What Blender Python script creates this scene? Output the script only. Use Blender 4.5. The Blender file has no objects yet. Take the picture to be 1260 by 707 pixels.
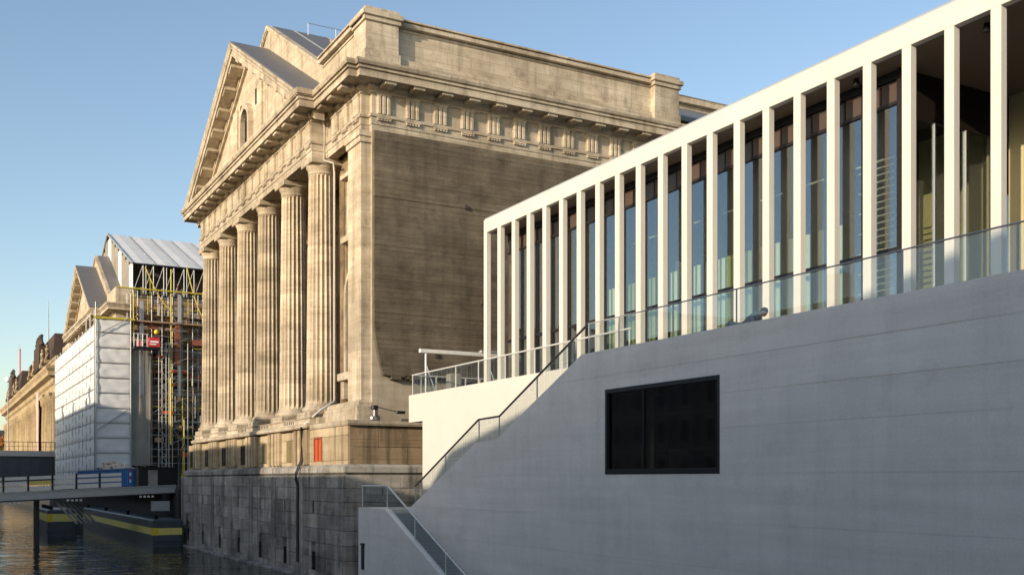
import bpy, math, random
from mathutils import Vector, Matrix
R = math.radians
rnd = random.Random(7)
scene = bpy.context.scene
COL = scene.collection

# ------------------------------------------------------------------ camera
cam_d = bpy.data.cameras.new('camera')
cam_d.sensor_width = 36.0
cam_d.lens = 36.0 * 1292.0 / 1260.0
cam_d.shift_y = (590.0 - 353.5) / 1260.0
cam_d.clip_start = 0.5
cam_d.clip_end = 5000
cam = bpy.data.objects.new('camera', cam_d)
cam.rotation_euler = (R(90), 0, -math.atan2(.4866, .8736))
COL.objects.link(cam)
scene.camera = cam

# ------------------------------------------------------------------ sky, sun, exposure
SUN_EL, SUN_AZ = 14.77, 21.0            # light travels towards (+cos az, +sin az)
world = bpy.data.worlds.new('World')
scene.world = world
world.use_nodes = True
nt = world.node_tree
bg = nt.nodes['Background']
sky = nt.nodes.new('ShaderNodeTexSky')
sky.sky_type = 'NISHITA'
sky.sun_disc = False
sky.sun_elevation = R(SUN_EL)
sky.sun_rotation = math.atan2(-math.cos(R(SUN_AZ)), -math.sin(R(SUN_AZ)))
sky.altitude = 50
sky.air_density = 1.0
sky.dust_density = 1.0
sky.ozone_density = 1.0
nt.links.new(sky.outputs[0], bg.inputs[0])
bg.inputs[1].default_value = 0.145
sun_d = bpy.data.lights.new('sun', 'SUN')
sun_d.energy = 3.6
sun_d.angle = R(0.5)
sun_d.color = (1.0, 0.85, 0.655)
sun = bpy.data.objects.new('sun', sun_d)
dirv = Vector((math.cos(R(SUN_AZ)) * math.cos(R(SUN_EL)), math.sin(R(SUN_AZ)) * math.cos(R(SUN_EL)), -math.sin(R(SUN_EL))))
sun.rotation_euler = dirv.to_track_quat('-Z', 'Y').to_euler()
sun.location = (-60, -40, 60)
COL.objects.link(sun)
scene.view_settings.view_transform = 'Standard'
scene.view_settings.look = 'None'
scene.view_settings.gamma = 1.0
scene.view_settings.exposure = 0.55
scene.cycles.max_bounces = 8
scene.cycles.transparent_max_bounces = 16

# ------------------------------------------------------------------ object helpers
WLOC = {}

def root(name, label, cat, loc=(0, 0, 0), group=None):
    o = bpy.data.objects.new(name, None)
    o.empty_display_size = 0.5
    COL.objects.link(o)
    o.location = loc
    WLOC[o] = Vector(loc)
    o['label'] = label
    o['category'] = cat
    if group:
        o['group'] = group
    return o

def put(name, me, parent=None, loc=(0, 0, 0), rot=None, scale=None):
    """link mesh `me`; loc is a world position even below a parent"""
    o = bpy.data.objects.new(name, me)
    COL.objects.link(o)
    o.location = loc
    if rot:
        o.rotation_euler = rot
    if scale:
        o.scale = scale
    WLOC[o] = Vector(loc)
    if parent:
        o.parent = parent
        o.matrix_parent_inverse = Matrix.Translation(-WLOC[parent])
    return o

def tag(o, label, cat, group=None):
    o['label'] = label
    o['category'] = cat
    if group:
        o['group'] = group
    return o

def struct(o):
    o['kind'] = 'structure'
    return o

class MB:
    def __init__(s):
        s.v = []
        s.f = []
        s.sm = []
    def add(s, vs, fs, smooth=False):
        n = len(s.v)
        s.v += [tuple(p) for p in vs]
        s.f += [tuple(i + n for i in q) for q in fs]
        s.sm += [smooth] * len(fs)
        return s
    def box(s, x0, x1, y0, y1, z0, z1):
        return s.add([(x0, y0, z0), (x1, y0, z0), (x1, y1, z0), (x0, y1, z0), (x0, y0, z1), (x1, y0, z1), (x1, y1, z1), (x0, y1, z1)],
                     [(0, 3, 2, 1), (4, 5, 6, 7), (0, 1, 5, 4), (1, 2, 6, 5), (2, 3, 7, 6), (3, 0, 4, 7)])
    def cbox(s, x0, x1, y0, y1, z0, z1, c=.03):
        """box with chamfered edges"""
        import itertools
        vs, ix = [], {}
        X, Y, Z = (x0, x1), (y0, y1), (z0, z1)
        for a, b, d in itertools.product((0, 1), repeat=3):
            sx, sy, sz = (c if a == 0 else -c), (c if b == 0 else -c), (c if d == 0 else -c)
            for k, p in enumerate(((X[a], Y[b] + sy, Z[d] + sz), (X[a] + sx, Y[b], Z[d] + sz), (X[a] + sx, Y[b] + sy, Z[d]))):
                ix[(a, b, d, k)] = len(vs)
                vs.append(p)
        fs = []
        for a in (0, 1):
            q = [ix[(a, 0, 0, 0)], ix[(a, 0, 1, 0)], ix[(a, 1, 1, 0)], ix[(a, 1, 0, 0)]]
            fs.append(q if a == 0 else q[::-1])
            q = [ix[(0, a, 0, 1)], ix[(1, a, 0, 1)], ix[(1, a, 1, 1)], ix[(0, a, 1, 1)]]
            fs.append(q if a == 0 else q[::-1])
            q = [ix[(0, 0, a, 2)], ix[(0, 1, a, 2)], ix[(1, 1, a, 2)], ix[(1, 0, a, 2)]]
            fs.append(q if a == 0 else q[::-1])
        for a in (0, 1):
            for b in (0, 1):
                fl = (a == b)
                def qq(l): return l if fl else l[::-1]
                fs.append(qq([ix[(a, b, 0, 0)], ix[(a, b, 1, 0)], ix[(a, b, 1, 1)], ix[(a, b, 0, 1)]][::-1]))
                fs.append(qq([ix[(a, 0, b, 2)], ix[(a, 1, b, 2)], ix[(a, 1, b, 0)], ix[(a, 0, b, 0)]][::-1]))
                fs.append(qq([ix[(0, a, b, 1)], ix[(1, a, b, 1)], ix[(1, a, b, 2)], ix[(0, a, b, 2)]][::-1]))
        for a, b, d in itertools.product((0, 1), repeat=3):
            q = [ix[(a, b, d, 0)], ix[(a, b, d, 1)], ix[(a, b, d, 2)]]
            fs.append(q if (a + b + d) % 2 == 0 else q[::-1])
        return s.add(vs, fs)
    def prism(s, poly, axis, a0, a1):
        """poly: 2d points; extruded along axis ('x': poly is (y,z); 'y': (x,z); 'z': (x,y))"""
        def P(p, a):
            return (a, p[0], p[1]) if axis == 'x' else ((p[0], a, p[1]) if axis == 'y' else (p[0], p[1], a))
        n = len(poly)
        vs = [P(p, a0) for p in poly] + [P(p, a1) for p in poly]
        fs = [tuple(range(n)), tuple(range(2 * n - 1, n - 1, -1))] + [(i, i + n, (i + 1) % n + n, (i + 1) % n) for i in range(n)]
        return s.add(vs, fs)
    def tube(s, pts, r, n=6, closed=False, smooth=True):
        pts = [Vector(p) for p in pts]
        rings = []
        for i, p in enumerate(pts):
            if i == 0: d = pts[1] - pts[0]
            elif i == len(pts) - 1: d = pts[-1] - pts[-2]
            else: d = (pts[i + 1] - p).normalized() + (p - pts[i - 1]).normalized()
            d.normalize()
            u = d.cross(Vector((0, 0, 1)))
            if u.length < .05: u = d.cross(Vector((1, 0, 0)))
            u.normalize()
            w = d.cross(u)
            rr = r[i] if isinstance(r, (list, tuple)) else r
            rings.append([p + (u * math.cos(2 * math.pi * k / n) + w * math.sin(2 * math.pi * k / n)) * rr for k in range(n)])
        vs = [q for g in rings for q in g]
        fs = []
        for i in range(len(pts) - 1):
            for k in range(n):
                fs.append((i * n + k, i * n + (k + 1) % n, (i + 1) * n + (k + 1) % n, (i + 1) * n + k))
        s.add(vs, fs, smooth)
        m = len(pts) - 1
        s.add(rings[0] + rings[m], [tuple(range(n - 1, -1, -1)), tuple(range(n, 2 * n))])
        return s
    def lathe(s, prof, n=24, cx=0, cy=0, smooth=True):
        vs = [(cx + r * math.cos(2 * math.pi * k / n), cy + r * math.sin(2 * math.pi * k / n), z) for r, z in prof for k in range(n)]
        fs = []
        for i in range(len(prof) - 1):
            for k in range(n):
                fs.append((i * n + k, i * n + (k + 1) % n, (i + 1) * n + (k + 1) % n, (i + 1) * n + k))
        s.add(vs, fs, smooth)
        m = (len(prof) - 1) * n
        s.add(vs[:n] + vs[m:], [tuple(range(n - 1, -1, -1)), tuple(range(n, 2 * n))])
        return s
    def sweep(s, prof, path):
        """closed profile (outward, z) carried along an XY polyline, outward = right of travel, mitred"""
        path = [Vector(p) for p in path]
        nor = []
        for i in range(len(path)):
            ns = []
            if i > 0:
                h = (path[i] - path[i - 1]).normalized(); ns.append(Vector((h.y, -h.x)))
            if i < len(path) - 1:
                h = (path[i + 1] - path[i]).normalized(); ns.append(Vector((h.y, -h.x)))
            if len(ns) == 1: nor.append(ns[0])
            else:
                m = ns[0] + ns[1]
                nor.append(m / (m.dot(ns[0])))
        n = len(prof)
        vs = [(p.x + m.x * o, p.y + m.y * o, z) for p, m in zip(path, nor) for o, z in prof]
        fs = []
        for i in range(len(path) - 1):
            for k in range(n):
                k2 = (k + 1) % n
                fs.append((i * n + k, (i + 1) * n + k, (i + 1) * n + k2, i * n + k2))
        l = (len(path) - 1) * n
        fs += [tuple(range(n)), tuple(range(l + n - 1, l - 1, -1))]
        return s.add(vs, fs)
    def ball(s, c, r, n=8, m=6, sc=(1, 1, 1)):
        vs = [(c[0], c[1], c[2] - r * sc[2])]
        for i in range(1, m):
            a = math.pi * i / m
            for k in range(n):
                b = 2 * math.pi * k / n
                vs.append((c[0] + r * sc[0] * math.sin(a) * math.cos(b), c[1] + r * sc[1] * math.sin(a) * math.sin(b), c[2] - r * sc[2] * math.cos(a)))
        vs.append((c[0], c[1], c[2] + r * sc[2]))
        fs = [(0, 1 + (k + 1) % n, 1 + k) for k in range(n)]
        for i in range(m - 2):
            for k in range(n):
                fs.append((1 + i * n + k, 1 + i * n + (k + 1) % n, 1 + (i + 1) * n + (k + 1) % n, 1 + (i + 1) * n + k))
        t = len(vs) - 1
        fs += [(1 + (m - 2) * n + k, 1 + (m - 2) * n + (k + 1) % n, t) for k in range(n)]
        return s.add(vs, fs, True)
    def mesh(s, name, mat):
        me = bpy.data.meshes.new(name)
        me.from_pydata(s.v, [], s.f)
        me.polygons.foreach_set('use_smooth', s.sm)
        me.materials.append(mat)
        # consistent outward normals
        import bmesh
        bm = bmesh.new(); bm.from_mesh(me)
        bmesh.ops.recalc_face_normals(bm, faces=bm.faces)
        bm.to_mesh(me); bm.free()
        me.update()
        return me
    def build(s, name, mat, parent=None, loc=(0, 0, 0), rot=None):
        return put(name, s.mesh(name, mat), parent, loc, rot)

def bx(name, mat, parent, *b, c=0.0):
    m = MB()
    (m.cbox(*b, c) if c else m.box(*b))
    return m.build(name, mat, parent)

# ------------------------------------------------------------------ materials
def newmat(name):
    m = bpy.data.materials.new(name)
    m.use_nodes = True
    n = m.node_tree
    return m, n, n.nodes['Principled BSDF']

def plain(name, col, rough=.6, metal=0.0, noise=.12, nscale=3.0):
    m, n, p = newmat(name)
    p.inputs['Roughness'].default_value = rough
    p.inputs['Metallic'].default_value = metal
    tc = n.nodes.new('ShaderNodeTexCoord')
    ns = n.nodes.new('ShaderNodeTexNoise'); ns.inputs['Scale'].default_value = nscale; ns.inputs['Detail'].default_value = 4
    n.links.new(tc.outputs['Object'], ns.inputs['Vector'])
    mx = n.nodes.new('ShaderNodeMixRGB'); mx.blend_type = 'MIX'
    mx.inputs[1].default_value = [c * (1 - noise) for c in col] + [1]
    mx.inputs[2].default_value = [min(1, c * (1 + noise)) for c in col] + [1]
    n.links.new(ns.outputs['Fac'], mx.inputs[0])
    n.links.new(mx.outputs[0], p.inputs['Base Color'])
    return m

def stone(name, c1, c2, dirt=(.12, .09, .06), dirt_amt=.5, streak=.35, grain=.06, rand=.14, bump=.25, courses=0.0, dscale=.35, bedamt=1.0, bedsc=(.25, .25, 1.9), blotch=0.0, blocks=False, bands=0.0):
    """weathered stone: large colour drift, vertical streaks, pitted grain, faint bed joints; world aligned"""
    m, n, p = newmat(name)
    L = n.links.new
    p.inputs['Roughness'].default_value = .85
    p.inputs['Specular IOR Level'].default_value = .2
    geo = n.nodes.new('ShaderNodeNewGeometry')
    oi = n.nodes.new('ShaderNodeObjectInfo')
    def noise(sc, vec, det=5, rough=.6):
        t = n.nodes.new('ShaderNodeTexNoise'); t.inputs['Scale'].default_value = sc; t.inputs['Detail'].default_value = det; t.inputs['Roughness'].default_value = rough
        L(vec, t.inputs['Vector']); return t.outputs['Fac']
    def mapping(sc):
        mp = n.nodes.new('ShaderNodeMapping'); mp.inputs['Scale'].default_value = sc
        L(geo.outputs['Position'], mp.inputs['Vector']); return mp.outputs[0]
    def ramp(fac, a, b):
        r = n.nodes.new('ShaderNodeMapRange'); r.inputs['From Min'].default_value = a; r.inputs['From Max'].default_value = b
        L(fac, r.inputs['Value']); return r.outputs[0]
    def math_(op, a, b):
        q = n.nodes.new('ShaderNodeMath'); q.operation = op
        for i, x in enumerate((a, b)):
            if isinstance(x, (int, float)): q.inputs[i].default_value = x
            else: L(x, q.inputs[i])
        return q.outputs[0]
    def mix(fac, a, b, mode='MIX'):
        q = n.nodes.new('ShaderNodeMixRGB'); q.blend_type = mode
        for i, x in ((0, fac), (1, a), (2, b)):
            if isinstance(x, (int, float)): q.inputs[i].default_value = x
            elif isinstance(x, tuple): q.inputs[i].default_value = (*x, 1)
            else: L(x, q.inputs[i])
        return q.outputs[0]
    pos = geo.outputs['Position']
    big = noise(dscale, pos)
    col = mix(ramp(big, .35, .65), c1, c2)
    bed = noise(1.0, mapping(bedsc), 6, .7)
    col = mix(math_('MULTIPLY', ramp(bed, .35, .7), bedamt), col, mix(1.0, col, (.72, .70, .66), 'MULTIPLY'))
    st = noise(1.0, mapping((1.6, 1.6, .10)), 6, .65)
    col = mix(math_('MULTIPLY', ramp(st, .49, .72), streak), col, dirt)
    d2 = noise(.9, pos, 8, .75)
    col = mix(math_('MULTIPLY', ramp(d2, .53, .74), dirt_amt), col, dirt)
    if bands:
        sz = n.nodes.new('ShaderNodeSeparateXYZ'); L(pos, sz.inputs[0])
        fl = math_('FLOOR', math_('ADD', math_('DIVIDE', sz.outputs['Z'], bands), math_('MULTIPLY', oi.outputs['Random'], 37.0)), 0)
        wn = n.nodes.new('ShaderNodeTexWhiteNoise'); wn.noise_dimensions = '1D'; L(fl, wn.inputs['W'])
        hv = n.nodes.new('ShaderNodeHueSaturation'); L(col, hv.inputs['Color'])
        L(math_('ADD', math_('MULTIPLY', wn.outputs['Value'], .32), .78), hv.inputs['Value'])
        col = hv.outputs[0]
    if blocks:
        sp = n.nodes.new('ShaderNodeSeparateXYZ'); L(pos, sp.inputs[0])
        cb = n.nodes.new('ShaderNodeCombineXYZ')
        L(math_('ADD', sp.outputs['X'], sp.outputs['Y']), cb.inputs[0]); L(sp.outputs['Z'], cb.inputs[1])
        bk = n.nodes.new('ShaderNodeTexBrick')
        bk.inputs['Scale'].default_value = 1.0; bk.inputs['Brick Width'].default_value = 1.7; bk.inputs['Row Height'].default_value = .72
        bk.inputs['Mortar Size'].default_value = .016; bk.inputs['Color1'].default_value = (1, 1, 1, 1); bk.inputs['Color2'].default_value = (.80, .79, .77, 1)
        bk.inputs['Mortar'].default_value = (.62, .58, .52, 1)
        L(cb.outputs[0], bk.inputs['Vector'])
        col = mix(.85, col, bk.outputs['Color'], 'MULTIPLY')
    if blotch:
        d3 = noise(.2, pos, 7, .68)
        col = mix(math_('MULTIPLY', ramp(d3, .5, .6), blotch), col, dirt)
    gr = noise(14, pos, 3, .6)
    col = mix(ramp(gr, .3, .7), mix(1.0, col, (1 - grain * 2,) * 3, 'MULTIPLY'), mix(1.0, col, (1 + grain,) * 3, 'MULTIPLY'))
    rv = math_('ADD', math_('MULTIPLY', oi.outputs['Random'], rand * 2), 1 - rand)
    hsv = n.nodes.new('ShaderNodeHueSaturation'); L(rv, hsv.inputs['Value']); L(col, hsv.inputs['Color'])
    L(hsv.outputs[0], p.inputs['Base Color'])
    hgt = math_('ADD', math_('MULTIPLY', bed, .5), math_('MULTIPLY', gr, .35))
    if courses:
        sx = n.nodes.new('ShaderNodeSeparateXYZ'); L(pos, sx.inputs[0])
        fr = math_('FRACT', math_('DIVIDE', sx.outputs['Z'], courses), 0)
        jt = ramp(math_('ABSOLUTE', math_('SUBTRACT', fr, .5), 0), .44, .5)
        hgt = math_('SUBTRACT', hgt, math_('MULTIPLY', jt, .8))
    b = n.nodes.new('ShaderNodeBump'); b.inputs['Strength'].default_value = bump; b.inputs['Distance'].default_value = .12
    L(hgt, b.inputs['Height']); L(b.outputs[0], p.inputs['Normal'])
    return m

LIME = stone('warm_limestone', (.67, .57, .43), (.53, .44, .315), dirt=(.11, .08, .05), dirt_amt=.65, streak=.5, blotch=.25, bands=1.075, courses=1.1)
LIMEP = stone('pale_limestone', (.69, .60, .47), (.56, .475, .36), dirt=(.12, .09, .06), dirt_amt=.7, streak=.6, blotch=.2, blocks=True, rand=.08)
PLINTH = stone('sooty_plinth_stone', (.50, .465, .41), (.35, .33, .30), dirt=(.03, .029, .027), dirt_amt=.6, streak=.75, blotch=.5, rand=.22, dscale=.22)
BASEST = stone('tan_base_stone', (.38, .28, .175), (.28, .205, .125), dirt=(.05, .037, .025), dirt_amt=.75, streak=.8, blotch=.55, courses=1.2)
PODST = stone('streaked_podium_stone', (.56, .45, .30), (.45, .35, .22), dirt=(.09, .065, .04), dirt_amt=.6, streak=.9, courses=0.0)
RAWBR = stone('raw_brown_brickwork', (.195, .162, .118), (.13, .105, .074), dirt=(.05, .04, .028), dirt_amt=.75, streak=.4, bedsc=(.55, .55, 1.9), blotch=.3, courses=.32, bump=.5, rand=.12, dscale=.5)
PLAST = stone('pale_plaster', (.50, .44, .34), (.42, .36, .27), dirt=(.16, .12, .08), dirt_amt=.4, streak=.4, rand=.05)
CONC = stone('white_cast_concrete', (.82, .78, .725), (.75, .715, .67), bedamt=.42, bedsc=(.10, .10, 2.4), dirt=(.38, .375, .365), dirt_amt=.3, streak=.16, grain=.03, rand=.022, bump=.08, dscale=.6)
CONCP = stone('smooth_precast_concrete', (.66, .615, .545), (.62, .575, .505), bedamt=.06, dirt=(.55, .5, .43), dirt_amt=.1, streak=.12, grain=.015, rand=.02, bump=.02)
BODE = stone('ochre_sandstone', (.46, .36, .225), (.36, .275, .165), dirt=(.12, .085, .05), dirt_amt=.6, streak=.5, dscale=.12)
BODED = stone('dark_roof_copper', (.085, .06, .05), (.06, .045, .04), rand=.1)
ZINC = plain('zinc_roof_sheet', (.17, .165, .165), .55, .3, .12, .5)
ZINCL = plain('light_zinc_flashing', (.40, .41, .42), .45, .5)
SOFFIT = plain('brown_soffit', (.20, .15, .105), .7, 0, .08, .6)  # even brown, darker than the concrete of the beam
BRONZE = plain('dark_bronze_frame', (.035, .027, .022), .4, .5)
BROWNP = plain('brown_upper_panel', (.10, .065, .05), .5, .2)
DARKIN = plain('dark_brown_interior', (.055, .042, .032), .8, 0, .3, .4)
FLOORM = plain('stone_floor', (.45, .43, .40), .6)
OLIVE = plain('olive_stone_lining', (.50, .43, .24), .8, 0, .15, .8)
CURTO = plain('olive_green_curtain', (.34, .38, .12), .9, 0, .2, 1.5)
OLIVED = plain('olive_boarded_shutter', (.20, .155, .065), .8, 0, .15, .8)
CURT = plain('pale_green_curtain', (.62, .68, .46), .9, 0, .1, 1.5)
STEEL = plain('satin_steel', (.55, .55, .54), .35, .85)
STEELW = plain('brushed_pale_metal', (.72, .70, .66), .5, .3)
BLACKM = plain('black_metal', (.02, .021, .023), .4, .3)
DSTEEL = plain('dark_handrail', (.07, .062, .055), .4, .6)
GREYP = plain('grey_painted_steel', (.38, .39, .40), .5, .2)
BRIDGE = plain('slate_blue_girder_paint', (.055, .07, .085), .55, .2, .2, .4)
SHEET = plain('white_tarpaulin', (.66, .65, .63), .6, 0, .16, .45)
SHEETG = plain('grey_netting', (.27, .24, .20), .8, 0, .45, .35)
TUBE = plain('galvanised_tube', (.42, .42, .41), .45, .6)
YELL = plain('yellow_paint', (.72, .52, .03), .5)
YELS = plain('pale_yellow_stripe', (.72, .60, .16), .55)
YELC = plain('yellow_green_paint', (.50, .40, .04), .5)
RUST = plain('rust_red_mast', (.24, .075, .035), .7)
REDP = plain('red_paint', (.50, .035, .035), .5)
ORNG = plain('orange_red_board', (.55, .085, .02), .6)
WHITE = plain('white_paint', (.78, .78, .76), .5)
WOOD = plain('weathered_board', (.30, .21, .13), .8, 0, .3, 2)
WOODD = plain('dark_brown_boarding', (.07, .055, .045), .9, 0, .4, .6)
WOODM = plain('mauve_brown_boarding', (.26, .21, .19), .8, 0, .3, 1)
BLUE = plain('blue_container_paint', (.012, .13, .36), .5, 0, .2, 1.2)
HULL = plain('dark_navy_hull', (.05, .06, .072), .45, 0, .3, .8)
RUBB = plain('pink_grey_rubble', (.55, .42, .34), .9, 0, .4, 2)
BARK = plain('brown_bark', (.10, .075, .05), .9)
LEAFO = plain('orange_autumn_leaf', (.34, .12, .015), .8, 0, .5, .7)
LEAFG = plain('olive_green_leaf', (.08, .10, .025), .8, 0, .5, .7)
ASPH = plain('grey_asphalt', (.06, .06, .058), .9)
PAVE = plain('courtyard_paving', (.16, .15, .14), .9, 0, .2, .5)
QUAYD = plain('shade_black_quay_stone', (.035, .034, .032), .9, 0, .4, .6)  # near-black colour stands in for deep shade on the quay wall
WB1 = plain('buff_render', (.42, .38, .33), .9, 0, .1, .3)
WB2 = plain('grey_render', (.38, .38, .38), .9, 0, .1, .3)
WBR = plain('dark_slate_roof', (.06, .055, .055), .7)
SKIN = plain('skin', (.55, .34, .24), .6)
HAIR = plain('black_hair', (.012, .01, .009), .6)
JACK = plain('grey_blue_jacket', (.27, .29, .32), .8)
PINK = plain('pink_cloth', (.62, .22, .22), .8)
BANNER = plain('faded_pink_banner', (.62, .40, .36), .8, 0, .15, .2)
PIPEW = plain('pale_drainpipe', (.46, .42, .36), .5)
PIPED = plain('dark_drainpipe', (.03, .03, .032), .5)
DARKW = plain('dark_window_void', (.012, .010, .008), .7, 0)
DARKW.node_tree.nodes['Principled BSDF'].inputs['Specular IOR Level'].default_value = .12

def glass(name, tint, refl, rough=.0):
    m, n, p = newmat(name)
    L = n.links.new
    n.nodes.remove(p)
    out = n.nodes['Material Output']
    tr = n.nodes.new('ShaderNodeBsdfTransparent'); tr.inputs[0].default_value = (*tint, 1)
    gl = n.nodes.new('ShaderNodeBsdfGlossy'); gl.inputs['Roughness'].default_value = rough
    gl.inputs[0].default_value = (.9, .95, 1, 1)
    fr = n.nodes.new('ShaderNodeLayerWeight'); fr.inputs['Blend'].default_value = .5
    pw = n.nodes.new('ShaderNodeMath'); pw.operation = 'POWER'; pw.inputs[1].default_value = 5.0
    L(fr.outputs['Facing'], pw.inputs[0])
    ad = n.nodes.new('ShaderNodeMath'); ad.operation = 'ADD'; ad.use_clamp = True; ad.inputs[1].default_value = refl
    L(pw.outputs[0], ad.inputs[0])
    mx = n.nodes.new('ShaderNodeMixShader')
    L(ad.outputs[0], mx.inputs[0]); L(tr.outputs[0], mx.inputs[1]); L(gl.outputs[0], mx.inputs[2])
    L(mx.outputs[0], out.inputs[0])
    return m
GLASS = glass('coated_facade_glass', (.88, .91, .87), .20)
GLASSR = glass('clear_railing_glass', (.93, .955, .95), .065)
GLASSD = glass('dark_window_glass', (.38, .34, .30), .04, .05)

def water_mat():
    m, n, p = newmat('canal_water')
    L = n.links.new
    p.inputs['Base Color'].default_value = (.012, .016, .014, 1)
    p.inputs['Roughness'].default_value = .04
    p.inputs['IOR'].default_value = 1.33
    geo = n.nodes.new('ShaderNodeNewGeometry')
    mp = n.nodes.new('ShaderNodeMapping'); mp.inputs['Scale'].default_value = (.55, .9, 1); mp.inputs['Rotation'].default_value = (0, 0, R(20))
    L(geo.outputs['Position'], mp.inputs[0])
    hs = None
    for sc, amp in ((.28, 1.0), (.9, .42), (2.6, .12)):
        a = n.nodes.new('ShaderNodeTexNoise'); a.inputs['Scale'].default_value = sc; a.inputs['Detail'].default_value = 2
        L(mp.outputs[0], a.inputs['Vector'])
        q = n.nodes.new('ShaderNodeMath'); q.operation = 'MULTIPLY_ADD'; q.inputs[1].default_value = amp
        L(a.outputs['Fac'], q.inputs[0])
        if hs: L(hs, q.inputs[2])
        else: q.inputs[2].default_value = 0
        hs = q.outputs[0]
    b = n.nodes.new('ShaderNodeBump'); b.inputs['Strength'].default_value = 1.0; b.inputs['Distance'].default_value = .19
    L(hs, b.inputs['Height']); L(b.outputs[0], p.inputs['Normal'])
    return m
WATER = water_mat()

# ------------------------------------------------------------------ ground, water, banks
WZ = -6.29
struct(MB().add([(-3000, -3000, -9), (3000, -3000, -9), (3000, 3000, -9), (-3000, 3000, -9)], [(0, 1, 2, 3)]).build('ground', ASPH))
struct(MB().add([(-9.5, -300, WZ), (30, -300, WZ), (30, 900, WZ), (-9.5, 900, WZ)], [(0, 1, 2, 3)]).build('canal_water', WATER))
struct(MB().box(-400, -9, -300, 900, -9, -1.7).build('west_quay', PAVE))
struct(MB().box(21.6, 400, 106.3, 900, -9, -.9).build('east_quay', QUAYD))
struct(MB().box(24.6, 400, 52, 61, -9, -1.6).build('forecourt', PAVE))

# ================================================================== classical museum wings
ARCH = [(-.6, 21.4), (0, 21.4), (0, 21.82), (.05, 21.84), (.05, 22.25), (.14, 22.29), (.14, 22.47), (-.6, 22.47)]
FRZ = [(-.6, 22.47), (-.02, 22.47), (-.02, 23.72), (.07, 23.76), (.07, 23.9), (.2, 23.96), (.2, 24.0), (-.6, 24.0)]
CORN = [(-.6, 24.0), (.22, 24.0), (.26, 24.26), (1.22, 24.26), (1.22, 24.18), (1.3, 24.18), (1.3, 24.56), (1.22, 24.58), (1.22, 24.64), (1.36, 24.66), (1.36, 24.78), (1.28, 24.8), (1.28, 24.85), (1.44, 24.88), (1.52, 25.04), (1.52, 25.16), (1.0, 25.18), (1.0, 25.22), (.3, 25.3), (-.6, 25.3)]

def modillion_mesh():
    return MB().cbox(-.38, .38, -1.18, -.2, 24.0, 24.255, .03).box(-.43, .43, -1.2, -.2, 24.2, 24.262).mesh('modillion', LIMEP)
def triglyph_mesh():
    m = MB()
    for k in (-1, 0, 1):
        x = k * .31
        m.prism([(x - .13, 0), (x - .13, -.10), (x - .08, -.16), (x + .08, -.16), (x + .13, -.10), (x + .13, 0)], 'z', 22.5, 23.62)
    m.box(-.47, .47, -.06, 0.02, 22.48, 23.66)
    m.box(-.48, .48, -.18, 0, 23.62, 23.78)
    m.box(-.47, .47, -.2, 0, 22.2, 22.28)
    for k in range(5):
        x = -.38 + .19 * k
        m.box(x - .055, x + .055, -.18, -.03, 22.08, 22.2)
    return m.mesh('triglyph', LIMEP)
MOD, TRI = modillion_mesh(), triglyph_mesh()

def raking(prof, xf, yc, half, ztop, slope, mat, name, parent):
    """profile (outward, dz below the top line) carried along the two slopes of a gable facing -X"""
    m = MB()
    n = len(prof)
    ys = [yc - half, yc, yc + half]
    vs = [(xf - o, y, ztop - slope * abs(y - yc) + z) for y in ys for o, z in prof]
    fs = [(i * n + k, (i + 1) * n + k, (i + 1) * n + (k + 1) % n, i * n + (k + 1) % n) for i in range(2) for k in range(n)]
    fs += [tuple(range(n)), tuple(range(3 * n - 1, 2 * n - 1, -1))]
    m.add(vs, fs)
    return m.build(name, mat, parent)

RAKE = [(-.5, -1.62), (.17, -1.62), (.17, -1.3), (.23, -1.3), (.23, -.98), (1.19, -.98), (1.19, -1.06), (1.265, -1.06), (1.265, -.62), (1.18, -.6), (1.18, -.54), (1.34, -.5), (1.34, -.38), (1.47, -.12), (1.47, 0), (-.5, .06)]

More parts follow.
